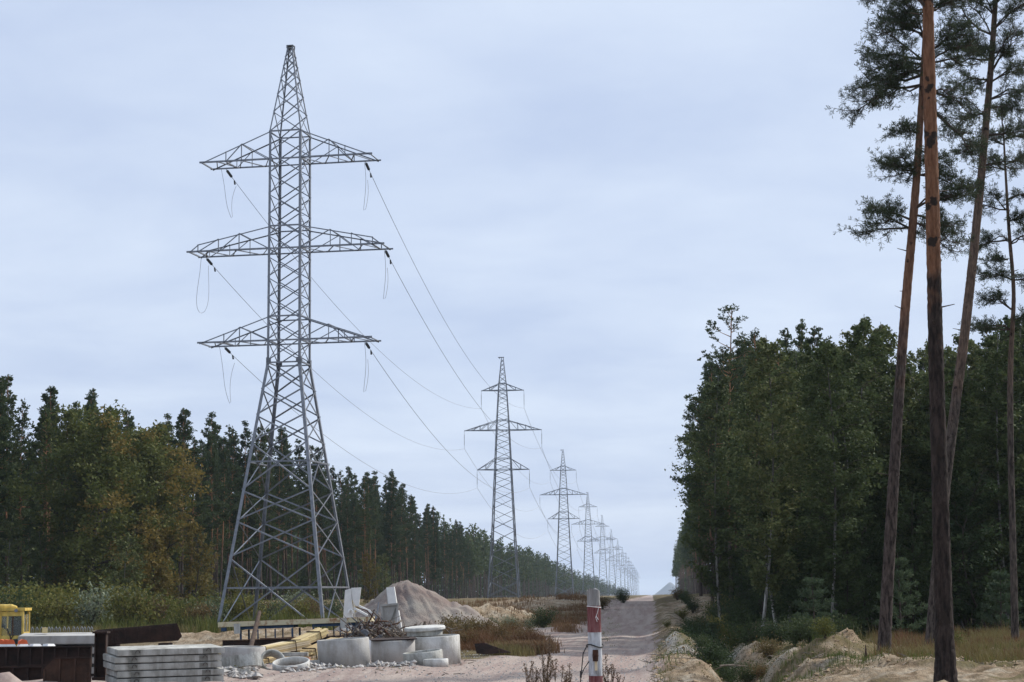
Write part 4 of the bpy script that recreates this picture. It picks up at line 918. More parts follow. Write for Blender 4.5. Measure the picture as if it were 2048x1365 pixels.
# ---- the four big pines at the right
def hero(name, label, tpts, Y, wpx, limbs, bark, seed, tuft=.095, dens=1.0, extra=1, needles='needle_near', top=None):
    g = np.random.default_rng(seed)
    pts = [at(px, py, Y) for px, py in tpts]; base = pts[0].copy()
    pts = [p - base for p in pts]
    if top: pts.append(pts[-1] + Vector(top)); wpx = list(wpx) + [wpx[-1] * .5]
    P_ = np.array([tuple(p) for p in pts]); L = np.r_[0, np.cumsum(np.linalg.norm(np.diff(P_, axis=0), axis=1))]
    tt = np.linspace(0, L[-1], int(L[-1] / .075)); PP = np.stack([np.interp(tt, L, P_[:, i]) for i in range(3)], -1)
    # smooth the polyline
    for _ in range(150): PP[1:-1] = (PP[:-2] + 2 * PP[1:-1] + PP[2:]) / 4
    rad = np.interp(tt, L, np.array(wpx) / 2 / F * Y) * (1 + .5 * np.exp(-tt / .35))
    PP[0, 2] -= .3
    r = thing(name, base, label, 'pine tree', 'big pines beside the road')
    MB().tube(PP, rad, 24, noise=.05, seed=seed).build('trunk', bark, r, False)
    C, B = [], []
    def limb(p0, p1, w0, main=True):
        d = p1 - p0; ln = np.linalg.norm(d); mid = p0 + d * .5 + np.array([0, 0, .10 * ln]) + g.normal(size=3) * .05 * ln
        Q_ = np.array([p0, p0 + (mid - p0) * .5 + g.normal(size=3) * .03 * ln, mid, mid + (p1 - mid) * .5 + g.normal(size=3) * .04 * ln, p1])
        mb = MB().tube(Q_, np.linspace(w0, .012, 5), 6, caps=False)
        nt_ = int((7 + ln * 6.5) * dens)
        for q in range(nt_):
            s_ = .22 + .80 * g.random(); s_ = min(s_, 1); k = min(3, int(s_ * 4)); f_ = s_ * 4 - k; b0 = Q_[k] * (1 - f_) + Q_[k + 1] * f_
            dd = d / ln * .75 + rand_dirs(1, g)[0] * np.array([.95, .95, .6]) + np.array([0, 0, .12]); l2 = (.28 + .55 * g.random()) * (1.15 - .5 * s_) * min(1, .45 + ln * .3)
            e_ = b0 + dd * l2; m2 = (b0 + e_) / 2 + np.array([0, 0, -.05])
            mb.tube([b0, m2, e_], [.014, .009, .004], 3, caps=False)
            for w_ in range(4):
                t_ = .35 + .65 * g.random(); c0 = b0 + (e_ - b0) * t_; d3 = dd * .4 + rand_dirs(1, g)[0] * .8; e3 = c0 + d3 * (.12 + .2 * g.random())
                mb.tube([c0, e3], [.006, .003], 3, caps=False)
                for v in (.5, 1.0): C.append(c0 + (e3 - c0) * v); B.append(d3 * .6 + np.array([0, 0, .35]))
        mb.build('branch', M['branch'], r)
    for (x0, y0, x1, y1, *dd) in limbs:
        p0 = np.array(tuple(at(x0, y0, Y) - base)); dy_ = dd[0] if dd else (g.random() - .5) * 1.4
        p1 = np.array(tuple(at(x1, y1, Y) - base)) + np.array([0, dy_, 0])
        ln = np.linalg.norm(p1 - p0); limb(p0, p1, min(.05, .016 + .016 * ln))
        for q in range(extra):
            d = p1 - p0; d2 = np.array([d[0] * (.55 + .35 * g.random()), (1 if q % 2 else -1) * ln * (.45 + .4 * g.random()), d[2] * .9 + ln * .1 * g.normal()])
            limb(p0 + d * .04, p0 + d2, .03)
    if C:
        V, Fc = tufts(np.array(C), tuft, 13, g, np.array(B), .075); MB().add(V, Fc).build('crown', M[needles], r)
    # dead stubs
    for q in range(9):
        k = int(len(PP) * (.25 + .6 * g.random())); az = g.random() * 6.28; l_ = .12 + .25 * g.random(); p = PP[k]
        MB().tube([p, p + np.array([math.cos(az) * (rad[k] + l_), math.sin(az) * (rad[k] + l_), .08])], [.02, .008], 4).build('dead_stub', M['branch'], r)
    return r
YL, YM, YR, YT = 56.0, 43.0, 68.0, 71.0
def fit_y(px, py): return py
hero('tall_pine', 'leaning slim pine with pale orange upper trunk, just left of the thickest trunk', [(1766, 1336), (1776, 1150), (1788, 950), (1797, 800), (1810, 620), (1824, 470), (1836, 320), (1844, 180), (1850, 60), (1856, -60)], YL, [26, 23.5, 21.5, 20, 18.5, 17, 15, 12, 8, 5],
     [(1820, 455, 1730, 465), (1822, 440, 1752, 418), (1826, 430, 1925, 470), (1828, 445, 1900, 500), (1826, 420, 1915, 400), (1834, 345, 1776, 330), (1834, 350, 1790, 355), (1838, 350, 1918, 372), (1838, 268, 1794, 272), (1840, 300, 1880, 330),
      (1846, 150, 1712, 172), (1846, 170, 1716, 222), (1848, 130, 1740, 150), (1848, 120, 1745, 98), (1848, 140, 1760, 195), (1850, 70, 1760, 70), (1850, 80, 1790, 30), (1848, 110, 1930, 65), (1848, 130, 1945, 120), (1848, 180, 1955, 235), (1846, 210, 1940, 300), (1850, 30, 1920, 10), (1852, 0, 1745, 5), (1852, 20, 1800, 55)],
     M['pinebark_left'], 1, dens=.95)
hero('tall_pine', 'thickest pine trunk with black-patched orange bark, foot below the picture edge', [(1893, 1400), (1888, 1250), (1882, 1050), (1876, 850), (1870, 650), (1866, 450), (1861, 250), (1857, 80), (1854, -120)], YM, [42, 36, 33, 31, 29, 28, 26, 23, 20],
     [(1854, -100, 1780, -150), (1854, -120, 1930, -160), (1854, -100, 1900, -70), (1858, 20, 1768, -30)], M['pinebark_main'], 2, top=(0, 0, 2.5), extra=1)
hero('tall_pine', 'strongly leaning pine with big crown that starts behind the thickest trunk', [(1862, 1311), (1872, 1150), (1890, 970), (1908, 830), (1928, 680), (1946, 520), (1960, 380), (1972, 250), (1984, 110), (1991, 0), (1996, -90)], YR, [25, 22, 21, 20, 19, 18, 16, 14, 12, 10, 7],
     [(1984, 70, 1905, 25), (1982, 100, 1882, 85), (1982, 120, 1885, 140), (1978, 160, 1900, 190), (1980, 150, 2052, 62), (1980, 165, 2070, 140), (1978, 200, 2060, 185), (1976, 215, 2050, 235), (1974, 225, 1910, 250), (1972, 270, 2062, 272), (1970, 290, 1920, 310), (1986, 60, 2045, 15), (1988, 30, 1930, -10), (1990, 10, 2040, -30), (1992, -30, 1940, -50), (1984, 90, 1940, 120), (1984, 110, 2020, 110), (1966, 330, 2040, 330), (1962, 370, 1915, 395)],
     M['pinebark_grey'], 3, dens=.85)
hero('tall_pine', 'thin grey pine forked half-way up, farthest along from the road', [(2031, 1306), (2026, 1100), (2021, 900), (2020, 740), (2024, 660), (2030, 590), (2018, 470), (2012, 360), (2006, 250)], YT, [15, 13, 12, 11, 9, 8, 7, 5, 3],
     [(2018, 480, 1950, 500), (2018, 490, 2075, 470), (2014, 420, 1955, 410), (2014, 400, 2070, 390), (2010, 340, 1965, 330), (2010, 330, 2060, 320), (2008, 290, 1970, 275), (2008, 280, 2045, 270), (2024, 560, 1960, 550), (2026, 560, 2075, 570), (2024, 620, 1965, 600), (2026, 640, 2080, 640), (2022, 660, 1960, 650), (2006, 255, 2000, 225), (2016, 445, 2040, 440), (2016, 520, 1985, 520)],
     M['pinebark_grey'], 4, dens=.8, tuft=.10, extra=1)

# ================================================================= YARD
conc_off = Vector((0, 0, 0))
# ---- gravel heap
def heap(name, label, px, Y, peaks, w_, h_, m_, cat, seed, ntri=150):
    c = gnd(px, Y); g = np.random.default_rng(seed)
    u = np.linspace(-1.15, 1.15, ntri); X_, Yh = np.meshgrid(u * w_, u * w_ * .75)
    Zh = np.full_like(X_, -.5)
    for qx, qy, qh, qr in peaks:
        d = np.sqrt((X_ - qx) ** 2 + (Yh - qy) ** 2); Zh = np.maximum(Zh, qh * (1 - d / qr) - .12 * qh * np.exp(-(d / (.18 * qr)) ** 2))
    Zh = Zh + .16 * fbm(X_ * .8, Yh * .8, seed, 4) + .05 * fbm(X_ * 5, Yh * 5, seed + 5, 2) - .12 * np.clip(np.abs(fbm(X_ * 1.5 + Zh, Yh * .5, 19, 3)) * -6 + 1, 0, 1) * np.clip(Zh / 1.5, 0, 1)
    Zh = Zh - .10 * np.abs(np.sin(np.arctan2(Yh, X_) * 9 + fbm(X_ * .5, Yh * .5, 7) * 5)) * np.clip(Zh / h_, 0, 1)
    nn = ntri; i = np.arange(nn - 1)[:, None] * nn; j = np.arange(nn - 1)[None]
    Q = np.stack([i + j, i + j + 1, i + nn + j + 1, i + nn + j], -1).reshape(-1, 4)
    keep = (Zh.reshape(-1)[Q] > -.45).any(1)
    return tag(MB().add(np.stack([X_, Yh, Zh], -1).reshape(-1, 3), Q[keep]).build(name, m_, smooth=True, loc=c), label, cat)
heap('gravel_heap', 'big grey-pink heap of crushed gravel behind the scrap', 815, 118, [(0, 0, 3.95, 4.3), (.6, .1, 3.6, 4.2), (-.9, 0, 3.1, 3.9), (1.9, .0, 2.4, 3.4), (2.7, 0, 2.3, 3.4), (3.0, 0, 2.0, 3.0)], 7.2, 3.5, M['heap'], 'gravel heap', 12)
# ---- concrete slabs
def chip(mb, L, D, T, seed):
    g = np.random.default_rng(seed); V = mb.V
    for q in range(len(V)):
        V[q] = V[q] - np.sign(V[q] - np.array([0, 0, T / 2])) * g.random(V[q].shape) * .011
def slab(name, loc, rot, L, D, T, label, pockets=True, m_='conc2', group='concrete slabs of the yard'):
    r = thing(name, loc, label, 'concrete slab', group, rot)
    bm = MB(); e_ = .012
    pts = [(-L / 2 + e_, -D / 2, e_), (L / 2 - e_, -D / 2, e_), (L / 2 - e_, -D / 2, T - e_), (-L / 2 + e_, -D / 2, T - e_)]
    bm.box((0, 0, T / 2), (L, D - 2 * e_, T - 2 * e_)).box((0, 0, T / 2), (L - 2 * e_, D, T - 2 * e_ - .004)).box((0, 0, T / 2), (L - 2 * e_ - .004, D - 2 * e_ - .004, T))
    chip(bm, L, D, T, int(abs(loc[2]) * 977) % 9973)
    bm.build('slab', M[m_], r)
    if pockets:
        for sx in (-.33, .33):
            MB().box((sx * L, -D / 2 - .001, T * .48), (.24, .006, T * .82)).build('dark_pocket', M['conc_dark'], r)  # pocket drawn as a flat plate of darker concrete
            MB().tube([(sx * L + .055 * math.cos(a) + .03, -D / 2 - .02 - .02 * math.sin(a), T * .45 + .075 * math.sin(a)) for a in np.linspace(0, math.pi, 8)], .008, 5).build('lifting_loop', M['rust2'], r)
    return r
A = math.radians(26)
c0 = gnd(326, 53.2); which = ['bottom', 'fifth from top', 'fourth from top', 'third from top', 'second from top', 'topmost']
for q in range(6):
    jx = [.0, .03, .05, -.03, -.04, .06][q]; 
    slab('concrete_slab', (c0.x + jx, c0.y, c0.z - .12 + q * .187), (R(2.2), R(-.6), A + R([0, .4, -.3, .2, .5, -.2][q])), 2.86, 1.6, .17, f'long grey slab, {which[q]} in the neat six-slab stack at the picture bottom')
for q in range(5): # sleepers between the slabs
    for sx in (-1.0, 1.0):
        pass
# slab with rebar loops behind, on further slabs
c1 = gnd(128, 59.5); B_ = math.radians(12)
for q in range(4):
    r = slab('concrete_slab', (c1.x + [.02, -.03, .02, -.06][q] + (0.12 if q < 3 else 0), c1.y, c1.z + .02 + q * .295), (R(2), 0, B_), 2.45 if q == 3 else 2.35, 1.9, .25 if q == 3 else .2, ['lowest slab of the pile behind the rusty formwork', 'second slab from the ground behind the rusty formwork', 'third slab from the ground behind the rusty formwork', 'white-topped slab with rebar loops behind the rusty formwork'][q], False, 'conc3', 'slabs piled behind the rusty formwork')
    if q == 3:
        for k in range(16):
            x_ = -.95 + .12 * k + .03 * math.sin(k * 7); y_ = .55 + .12 * math.sin(k * 3.3)
            MB().tube([(x_ - .03, y_, .24), (x_ - .03, y_, .38), (x_, y_, .44), (x_ + .03, y_, .38), (x_ + .03, y_, .24)], .014, 5).build('rebar_loop', M['steel'], r)
wb = c1 + Vector((-.55, -.2, 1.18))
tag(MB().box((0, 0, .09), (.16, .3, .16), rz(.3)).box((.0, .0, .0), (.01, .01, .01)).build('wood_block', M['plank'], loc=wb), 'small yellow wood block lying on the white-topped slab', 'wood block')

# ---- rusty formwork (dark ribbed steel panels)
def form_panel(loc, rot, L, H, label, ribs=6, cham=0.0, mname='rust2', depth=.12):
    r = thing('formwork_panel', loc, label, 'formwork panel', 'rusty formwork panels', rot)
    pl = [(-L / 2 + cham, 0, H), (-L / 2, 0, H - cham), (-L / 2, 0, 0), (L / 2, 0, 0), (L / 2, 0, H)] if cham else [(-L / 2, 0, 0), (L / 2, 0, 0), (L / 2, 0, H), (-L / 2, 0, H)]
    MB().poly(pl, (0, .02, 0)).build('plate', M[mname], r)
    for q in range(ribs + 1):
        x_ = -L / 2 + .03 + (L - .06) * q / ribs
        h0 = H - .04 - max(0, cham - (x_ + L / 2)) if cham else H - .04
        MB().box((x_, -depth / 2, h0 / 2), (.045, depth, h0)).build('rib', M[mname], r)
    MB().box((cham / 2, -depth / 2 + .01, H - .02), (L - cham, depth + .03, .04)).build('top_rail', M['rust2'], r)
    MB().box((0, -depth / 2 + .01, .03), (L, depth + .03, .06)).build('bottom_rail', M[mname], r)
    return r
f1 = gnd(60, 54.0); f1.z -= .05
form_panel(f1 + Vector((0, 0, .42)), (R(-6), 0, R(10)), 3.3, .55, 'long ribbed rusty panel lying before the yellow machine', 10)
form_panel(gnd(55, 53.4) - Vector((0, 0, .05)), (R(-4), 0, R(8)), 3.2, .46, 'lower dark formwork panel under the long ribbed one', 8)
form_panel(gnd(134, 52.2) - Vector((0, 0, .06)), (R(-5), 0, R(7)), 1.25, .74, 'rusty plate with cut corner leaning on the long panel', 3, .3, 'rust4', .08)
# upright channel and long trough behind the stack
cu = gnd(201, 55.5)
r = thing('steel_channel', cu - Vector((0, 0, .05)), 'upright rusty channel post between the two slab piles', 'steel channel')
MB().box((0, .1, .68), (.30, .03, 1.36)).build('web', M['rust2'], r)
for sx in (-.15, .15): MB().box((sx, 0, .68), (.03, .2, 1.36)).build('flange', M['rust2'], r)
MB().box((0, .0, 1.39), (.42, .34, .06)).build('cap_plate', M['rust2'], r)
MB().box((0, .0, .1), (.4, .34, .1)).build('foot_plate', M['rust2'], r)
cd = at(274, 1286, 57.5)
r = thing('steel_trough', cd, 'long dark rusty trough tipped up behind the neat slab stack', 'steel trough', rot=(R(3), R(-3.2), R(14)))
Lt = 2.35
MB().poly([(-Lt / 2, 0, 0), (Lt / 2, 0, -.02), (Lt / 2 + .12, 0, .1), (Lt / 2, 0, .46), (-Lt / 2, 0, .42)], (0, .03, 0)).build('side_plate', M['rust2'], r)
MB().poly([(-Lt / 2, .7, 0), (Lt / 2, .7, -.02), (Lt / 2, .7, .44), (-Lt / 2, .7, .40)], (0, .03, 0)).build('side_plate', M['rust2'], r)
MB().box((0, .36, .02), (Lt, .66, .03)).build('floor_plate', M['rust2'], r)
MB().box((-Lt / 2 + .015, .36, .22), (.03, .66, .38)).build('end_plate', M['rust2'], r)
for q in range(7):
    x_ = -Lt / 2 + .12 + q * .36; MB().box((x_, -.03, .21), (.04, .06, .42)).build('rib', M['rust2'], r)
# the trough rests on dark bearers
for q, px in enumerate((225, 330)):
    p = gnd(px, 57.9); hh = cd.z - p.z - .02
    tag(MB().box((0, 0, hh / 2), (.3, .5, hh)).box((0, 0, .04), (.4, .6, .08)).build('bearer_block', M['rust2'], loc=p), ['dark steel bearer under the near end of the tipped trough', 'dark steel bearer under the raised end of the tipped trough'][q], 'bearer')
# red and white markers on the long panel
for q, px in enumerate((3, 12, 21, 46, 71, 98)):
    p = at(px, 1303, 54.6); r = thing('warning_block', (p.x, p.y, f1.z + .96), ['red and white block', 'red and white block', 'red and white block', 'last red and white block', 'plain white block', 'flat white block'][q] + [' at the picture edge on the rusty panel', ' second from the picture edge on the rusty panel', ' third from the picture edge on the rusty panel', ' of the row on the rusty panel', ' beside the red ones on the rusty panel', ' farthest along the rusty panel'][q], 'warning block', 'blocks lying on the rusty panel', rot=(0, 0, .2 * q), scale=1.35)
    MB().poly([(-.11, -.08, 0), (.11, -.08, 0), (.08, -.06, .05), (-.08, -.06, .05)], (0, .16, 0)).build('white_base', M['white'], r)
    if q < 4: MB().poly([(-.09, -.05, .052), (.09, -.05, .052), (.06, -.04, .13), (-.02, -.04, .15), (-.08, -.04, .11)], (0, .12, 0)).build('red_top', M['orange'], r)
# loose timber behind on pile
for q, (px, py) in enumerate(((205, 1264), (225, 1263))):
    p = at(px, py, 60.5)
    tag(MB().bar((-.3, 0, 0), (.3, .08, .03), .14, .06).bar((-.28, .1, .0), (.2, .16, .02), .1, .05).build('timber_piece', M['plank2'], loc=p), ['pale timber offcut on top of the upright channel', 'pale timber offcut lying on the tipped trough'][q], 'timber')

# ---- yellow machine (wheeled loader with cab)
mp_ = gnd(28, 74)
r = thing('yellow_loader', mp_, 'yellow construction machine with glazed cab, cut by the picture edge', 'loader', rot=(0, 0, R(6)), scale=.86)
Yw = 'yellow'
cab = link('cab', None, r)
cw, cdp, ch = .98, 1.25, 1.45; cz = .62
for sx in (-1, 1):
    for sy in (-1, 1): MB().bar((sx * cw / 2, sy * cdp / 2, cz), (sx * cw / 2 * .96, sy * cdp / 2, cz + ch), .09).build('corner_post', M[Yw], cab)
MB().box((0, -cdp / 2, cz + .16), (cw - .1, .05, .42)).build('front_panel', M[Yw], cab)
MB().box((cw / 2, 0, cz + .24), (.05, cdp - .1, .56)).build('side_panel', M[Yw], cab)
MB().box((-cw / 2, 0, cz + .24), (.05, cdp - .1, .56)).build('side_panel', M[Yw], cab)
MB().box((0, cdp / 2, cz + .24), (cw - .1, .05, .56)).build('rear_panel', M[Yw], cab)
MB().box((0, -cdp / 2 + .0, cz + ch - .14), (cw - .1, .055, .2)).build('brow_panel', M[Yw], cab)
MB().box((.05, -cdp / 2, cz + .72), (.045, .045, .95)).build('window_bar', M['rust'], cab)
MB().box((0, -cdp / 2 + .01, cz + .80), (cw - .12, .015, .86)).build('windscreen', M['glass'], cab)
MB().box((cw / 2 - .01, 0, cz + .90), (.015, cdp - .12, .74)).build('side_window', M['glass'], cab)
MB().box((-cw / 2 + .01, 0, cz + .90), (.015, cdp - .12, .74)).build('side_window', M['glass'], cab)
MB().box((cw / 2, .05, cz + .90), (.05, .05, .78)).build('door_post', M[Yw], cab)
rf = MB().box((.02, 0, cz + ch + .05), (cw + .14, cdp + .18, .12)).box((.02, 0, cz + ch + .0), (cw + .05, cdp + .1, .05)).build('roof', M[Yw], r)
MB().tube([(-.62, -.2, cz + ch + .14), (-.1, -.2, cz + ch + .14), (.12, -.2, cz + ch + .12)], [.13, .13, .07], 12).build('roof_unit', M[Yw], rf)
lamp = MB().tube([(.2, -cdp / 2 - .12, cz + ch - .0), (.2, -cdp / 2 - .02, cz + ch)], [.075, .06], 14).build('headlight', M['steel'], r)
MB().box((0, .15, cz + .35), (.5, .5, .12)).box((0, .38, cz + .7), (.46, .1, .62)).build('seat', M['black'], r)
MB().box((-1.0, -.15, .95), (1.0, 1.1, .55)).box((-1.0, -.15, .6), (1.1, 1.2, .2)).build('engine_hood', M[Yw], r)
MB().box((-.6, .1, .42), (2.6, .9, .3)).build('chassis', M['rust2'], r)
for sy in (-.62, -.25):
    MB().poly([(-.62, sy, 1.28), (-.38, sy, 1.34), (-.2, sy, 1.16), (-.16, sy, .45), (-.3, sy, .45), (-.34, sy, 1.02), (-.46, sy, 1.08), (-.52, sy, .45), (-.62, sy, .45)], (0, .08, 0)).build('lift_arm', M[Yw], r)
MB().tube([(-.42, -.45, 1.3), (-.42, -.45, 1.42), (-.4, -.45, 1.5)], [.12, .12, .05], 12).build('air_filter', M['black'], r)
MB().tube([(-.2, -.6, 1.3), (-.05, -.68, 1.0), (.02, -.66, .7), (-.12, -.62, .55)], .025, 6).tube([(.12, -.68, 1.05), (0, -.7, .85), (-.15, -.66, .75)], .02, 6).build('hydraulic_hose', M['black'], r)
for sx, sy in ((-1.5, -.75), (-1.5, .75), (.3, -.75), (.3, .75)):
    wh = link('wheel', None, r, (sx, sy, .42), (math.pi / 2, 0, 0))
    MB().lathe([(.22, -.14), (.40, -.16), (.45, -.09), (.45, .09), (.40, .16), (.22, .14)], 24).build('tyre', M['black'], wh)
    MB().lathe([(.02, -.06), (.215, -.1), (.215, .1), (.02, .06)], 20).build('rim', M[Yw], wh)

# ---- concrete rings
def ring(px, Y, Ro, H, wall, label, tilt=(0, 0), m_='conc3', name='concrete_ring', dz=0.0, group='concrete well rings', loc=None, hole=None):
    p = loc or gnd(px, Y); p = p + Vector((0, 0, dz - .03))
    e_ = .02
    mb = MB().lathe([(Ro - wall, 0), (Ro, 0), (Ro, H - e_), (Ro - e_, H), (Ro - wall + e_, H), (Ro - wall, H - e_)], 56)
    o = mb.build(name, M[m_], None, False, p, (R(tilt[0]), R(tilt[1]), 0))
    for pl in o.data.polygons: pl.use_smooth = abs(pl.normal.z) < .2
    return tag(o, label, 'concrete ring', group)
def holed(o, az, z, Ro, rad=.035):
    pass
ring(689, 63.0, .82, .90, .09, 'wide grey ring nearest the rubble, between timber and second ring', (1.2, -3.2))
ring(787, 65.5, .72, .90, .09, 'middle grey ring of the row, under a dark lid', (1, -1))
ring(866, 67.0, .93, .95, .09, 'largest pale ring at the road end of the row', (1.4, -2.0), 'conc')
ring(486, 65.5, .72, .66, .085, 'ring behind the broken pieces beside the slab stack', (1, 1.5))
ring(848, 63.2, .63, .48, .08, 'low mossy ring in front of the largest pale ring', (3, -5.5), 'conc2')
ring(872, 62.2, .39, .26, .07, 'small pale ring segment leaning on the low mossy ring', (0, -2), 'conc')
ring(741, 67.5, .14, .75, .03, 'thin white pipe standing between the first two rings', (0, 0), 'white', 'concrete_pipe')
# leaning and lying rings
p = gnd(583, 60.6); ring(0, 0, .57, .26, .06, 'fallen ring tipped towards the road with its hollow showing', (13, -2), 'conc', loc=p + Vector((0, 0, .10)))
p = gnd(538, 61.2); ring(0, 0, .40, .34, .07, 'small ring leaning on its side before the timber', (48, 38), 'conc2', loc=p + Vector((.05, 0, .16)))
# lid and ledger plates on rings
p = gnd(850, 67.2)
tag(MB().lathe([(0.001, 0), (.66, 0), (.69, .03), (.69, .10), (.66, .13), (.001, .13)], 48, closed=False).build('well_cover', M['conc'], None, False, (p.x, p.y, p.z + 1.09), (R(3.5), R(-3.0), 0)), 'round white concrete lid lying on the largest ring', 'well cover')
tag(MB().lathe([(0.001, 0), (.60, 0), (.60, .14), (.001, .14)], 40, closed=False).build('well_cover', M['conc2'], None, False, (p.x, p.y, p.z + .93), (R(2), R(-2), 0)), 'smaller grey disc carrying the round white lid', 'well cover')
p = gnd(787, 65.5)
tag(MB().box((0, 0, 0), (1.5, 1.3, .025)).box((.3, .3, .02), (.5, .4, .02)).build('steel_sheet', M['rust2'], None, False, (p.x - .02, p.y, p.z + .91), (R(1.5), R(-1.5), .2)), 'dark sheet covering the middle ring', 'steel sheet')
tag(MB().box((0, 0, 0), (1.2, .9, .03)).build('steel_sheet', M['rust3'], None, False, (p.x + .55, p.y + 2.6, p.z + .86), (R(2), R(-2), .1)), 'rusty orange plate between scrap and white lid', 'steel sheet')
# broken ring pieces by the stack
def shard(px, Y, Ro, a0, a1, H, wall, label, tilt):
    p = gnd(px, Y); mb = MB(); k = 14; an = np.linspace(R(a0), R(a1), k); g = np.random.default_rng(int(px))
    V = []; 
    for a in an:
        h = H * (.75 + .3 * g.random())
        for rr, z in ((Ro - wall, 0), (Ro, 0), (Ro, h), (Ro - wall, h)): V.append((rr * math.cos(a), rr * math.sin(a), z))
    Fc = [(4 * i + q, 4 * i + (q + 1) % 4, 4 * i + 4 + (q + 1) % 4, 4 * i + 4 + q) for i in range(k - 1) for q in range(4)] + [(3, 2, 1, 0), tuple(4 * (k - 1) + q for q in range(4))]
    return tag(mb.add(V, Fc).build('ring_fragment', M['conc2'], None, False, p, (R(tilt[0]), R(tilt[1]), 0)), label, 'concrete fragment', 'broken ring fragments')
shard(470, 59.5, .75, 200, 300, .34, .08, 'curved broken ring wall nearest the slab stack', (-8, 4))
shard(495, 59.0, .6, 230, 330, .42, .08, 'jagged upright ring fragment beside the nearest broken wall', (-18, -10))
shard(478, 57.6, .55, 215, 320, .16, .07, 'low ring fragment in the rubble by the slab stack', (-4, 2))
shard(505, 57.2, .62, 220, 310, .14, .07, 'thin curved concrete strip lying in the rubble', (-3, 3))
p = gnd(628, 62.5); tag(MB().bar((-.7, 0, 0), (.6, .3, .03), .22, .10).bar((-.6, -.02, -.08), (.5, .26, -.06), .2, .05).build('concrete_beam', M['conc'], loc=p + Vector((0, 0, .12))), 'pale concrete beam on the ground before the timber', 'concrete beam')

# ---- timber bundles
def bundle(px, py, Y, L, nw, nh, pw, ph, rot, mats, label, seed, tiltend=0):
    p = at(px, py, Y); r = thing('timber_bundle', p, label, 'timber bundle', 'bundled timber beside the rings', rot); g = np.random.default_rng(seed)
    me = {}
    for k in mats: me[k] = MB().bar((-L / 2, 0, 0), (L / 2, 0, 0), pw * .86, ph * .84).mesh('plank', M[k])
    for a in range(nw):
        for b2_ in range(nh):
            k = mats[int(g.integers(len(mats)))]
            link('plank', me[k], r, (tiltend * b2_ + .07 * g.normal(), (a - (nw - 1) / 2) * pw, ph * (b2_ + .5)), (0, .003 * g.normal(), .004 * g.normal()))
    for s_ in (-.28, .25):
        W_, H_ = nw * pw + .02, nh * ph + .015; x_ = s_ * L; q = MB()
        loop = [(x_, -W_ / 2, 0), (x_, W_ / 2, 0), (x_, W_ / 2, H_), (x_, -W_ / 2, H_), (x_, -W_ / 2, 0)]
        for a, b2_ in zip(loop, loop[1:]): q.bar(a, b2_, .035, .008, (1, 0, 0))
        q.build('strap', M['rust2'], r)
    return r
def setz(r, z): r.location.z = z
tg_ = gnd(555, 66).z
r = bundle(552, 1310, 66.5, 2.3, 5, 5, .15, .062, (0, R(-8), R(46)), ['plank', 'plank2', 'plank3', 'plank2'], 'pale and yellow timber bundle nearest the ring by the slab stack', 1); setz(r, tg_ + .34)
r = bundle(560, 1318, 66.0, 2.4, 4, 3, .17, .08, (0, R(-8), R(46)), ['plank', 'plank3'], 'strong yellow timber bundle under the pale one', 2); setz(r, tg_ + .06)
r = bundle(612, 1288, 67.5, 1.7, 5, 4, .13, .06, (0, R(-17), R(52)), ['plank', 'plank', 'plank3'], 'bright yellow timber bundle lying across the middle of the pile', 3); setz(r, tg_ + .66)
r = bundle(640, 1300, 67.0, 1.6, 4, 7, .14, .07, (0, R(-14), R(58)), ['plank2', 'plank3', 'plank'], 'pinkish timber stack with slanting ends behind the nearest ring', 4, .03); setz(r, tg_ + .12)
# reddish beams and pipes under them
for q, (px, Y, z, a, k, lab) in enumerate(((586, 63.6, .36, 4, 'conc2', 'grey concrete kerb on the reddish beams'), (590, 63.7, .22, 2, 'plankr', 'upper reddish beam before the timber'), (596, 63.4, .09, -4, 'plankr', 'lower reddish beam before the timber'))):
    p = gnd(px, Y); tag(MB().bar((-.48, 0, 0), (.48, .0, 0), .28, .12).bar((-.44, -.145, 0), (.44, -.145, 0), .02, .07).build('short_beam', M[k], loc=p + Vector((0, 0, z)), rot=(0, 0, R(a))), lab, 'beam', 'short beams before the timber')
for q, px in enumerate((451, 458)):
    p = at(px, 1303, 68); tag(MB().lathe([(.045, 0), (.06, 0), (.06, 2.0), (.045, 2.0)], 14).build('black_pipe', M['black'], loc=p, rot=(R(-90), 0, R(-25 + 3 * q))), ['black pipe end nearer the slab stack', 'black pipe end next to the timber'][q], 'pipe', 'black pipes behind the ring')
for q, (a, b2_) in enumerate((((540, 1330), (632, 1329)), ((566, 1322), (575, 1333)), ((548, 1326), (600, 1333)))):
    p, p2 = at(*a, 63.0), at(*b2_, 62.4); tag(MB().tube([Vector((0, 0, 0)), (p2 - p) * .5 + Vector((0, 0, -.01)), p2 - p], .035, 8).build('metal_pipe', M['steel'], loc=p), ['long grey pipe lying before the reddish beams', 'short grey pipe stub leaning on the reddish beams', 'thin grey pipe crossing under the reddish beams'][q], 'pipe', 'grey pipes before the timber')

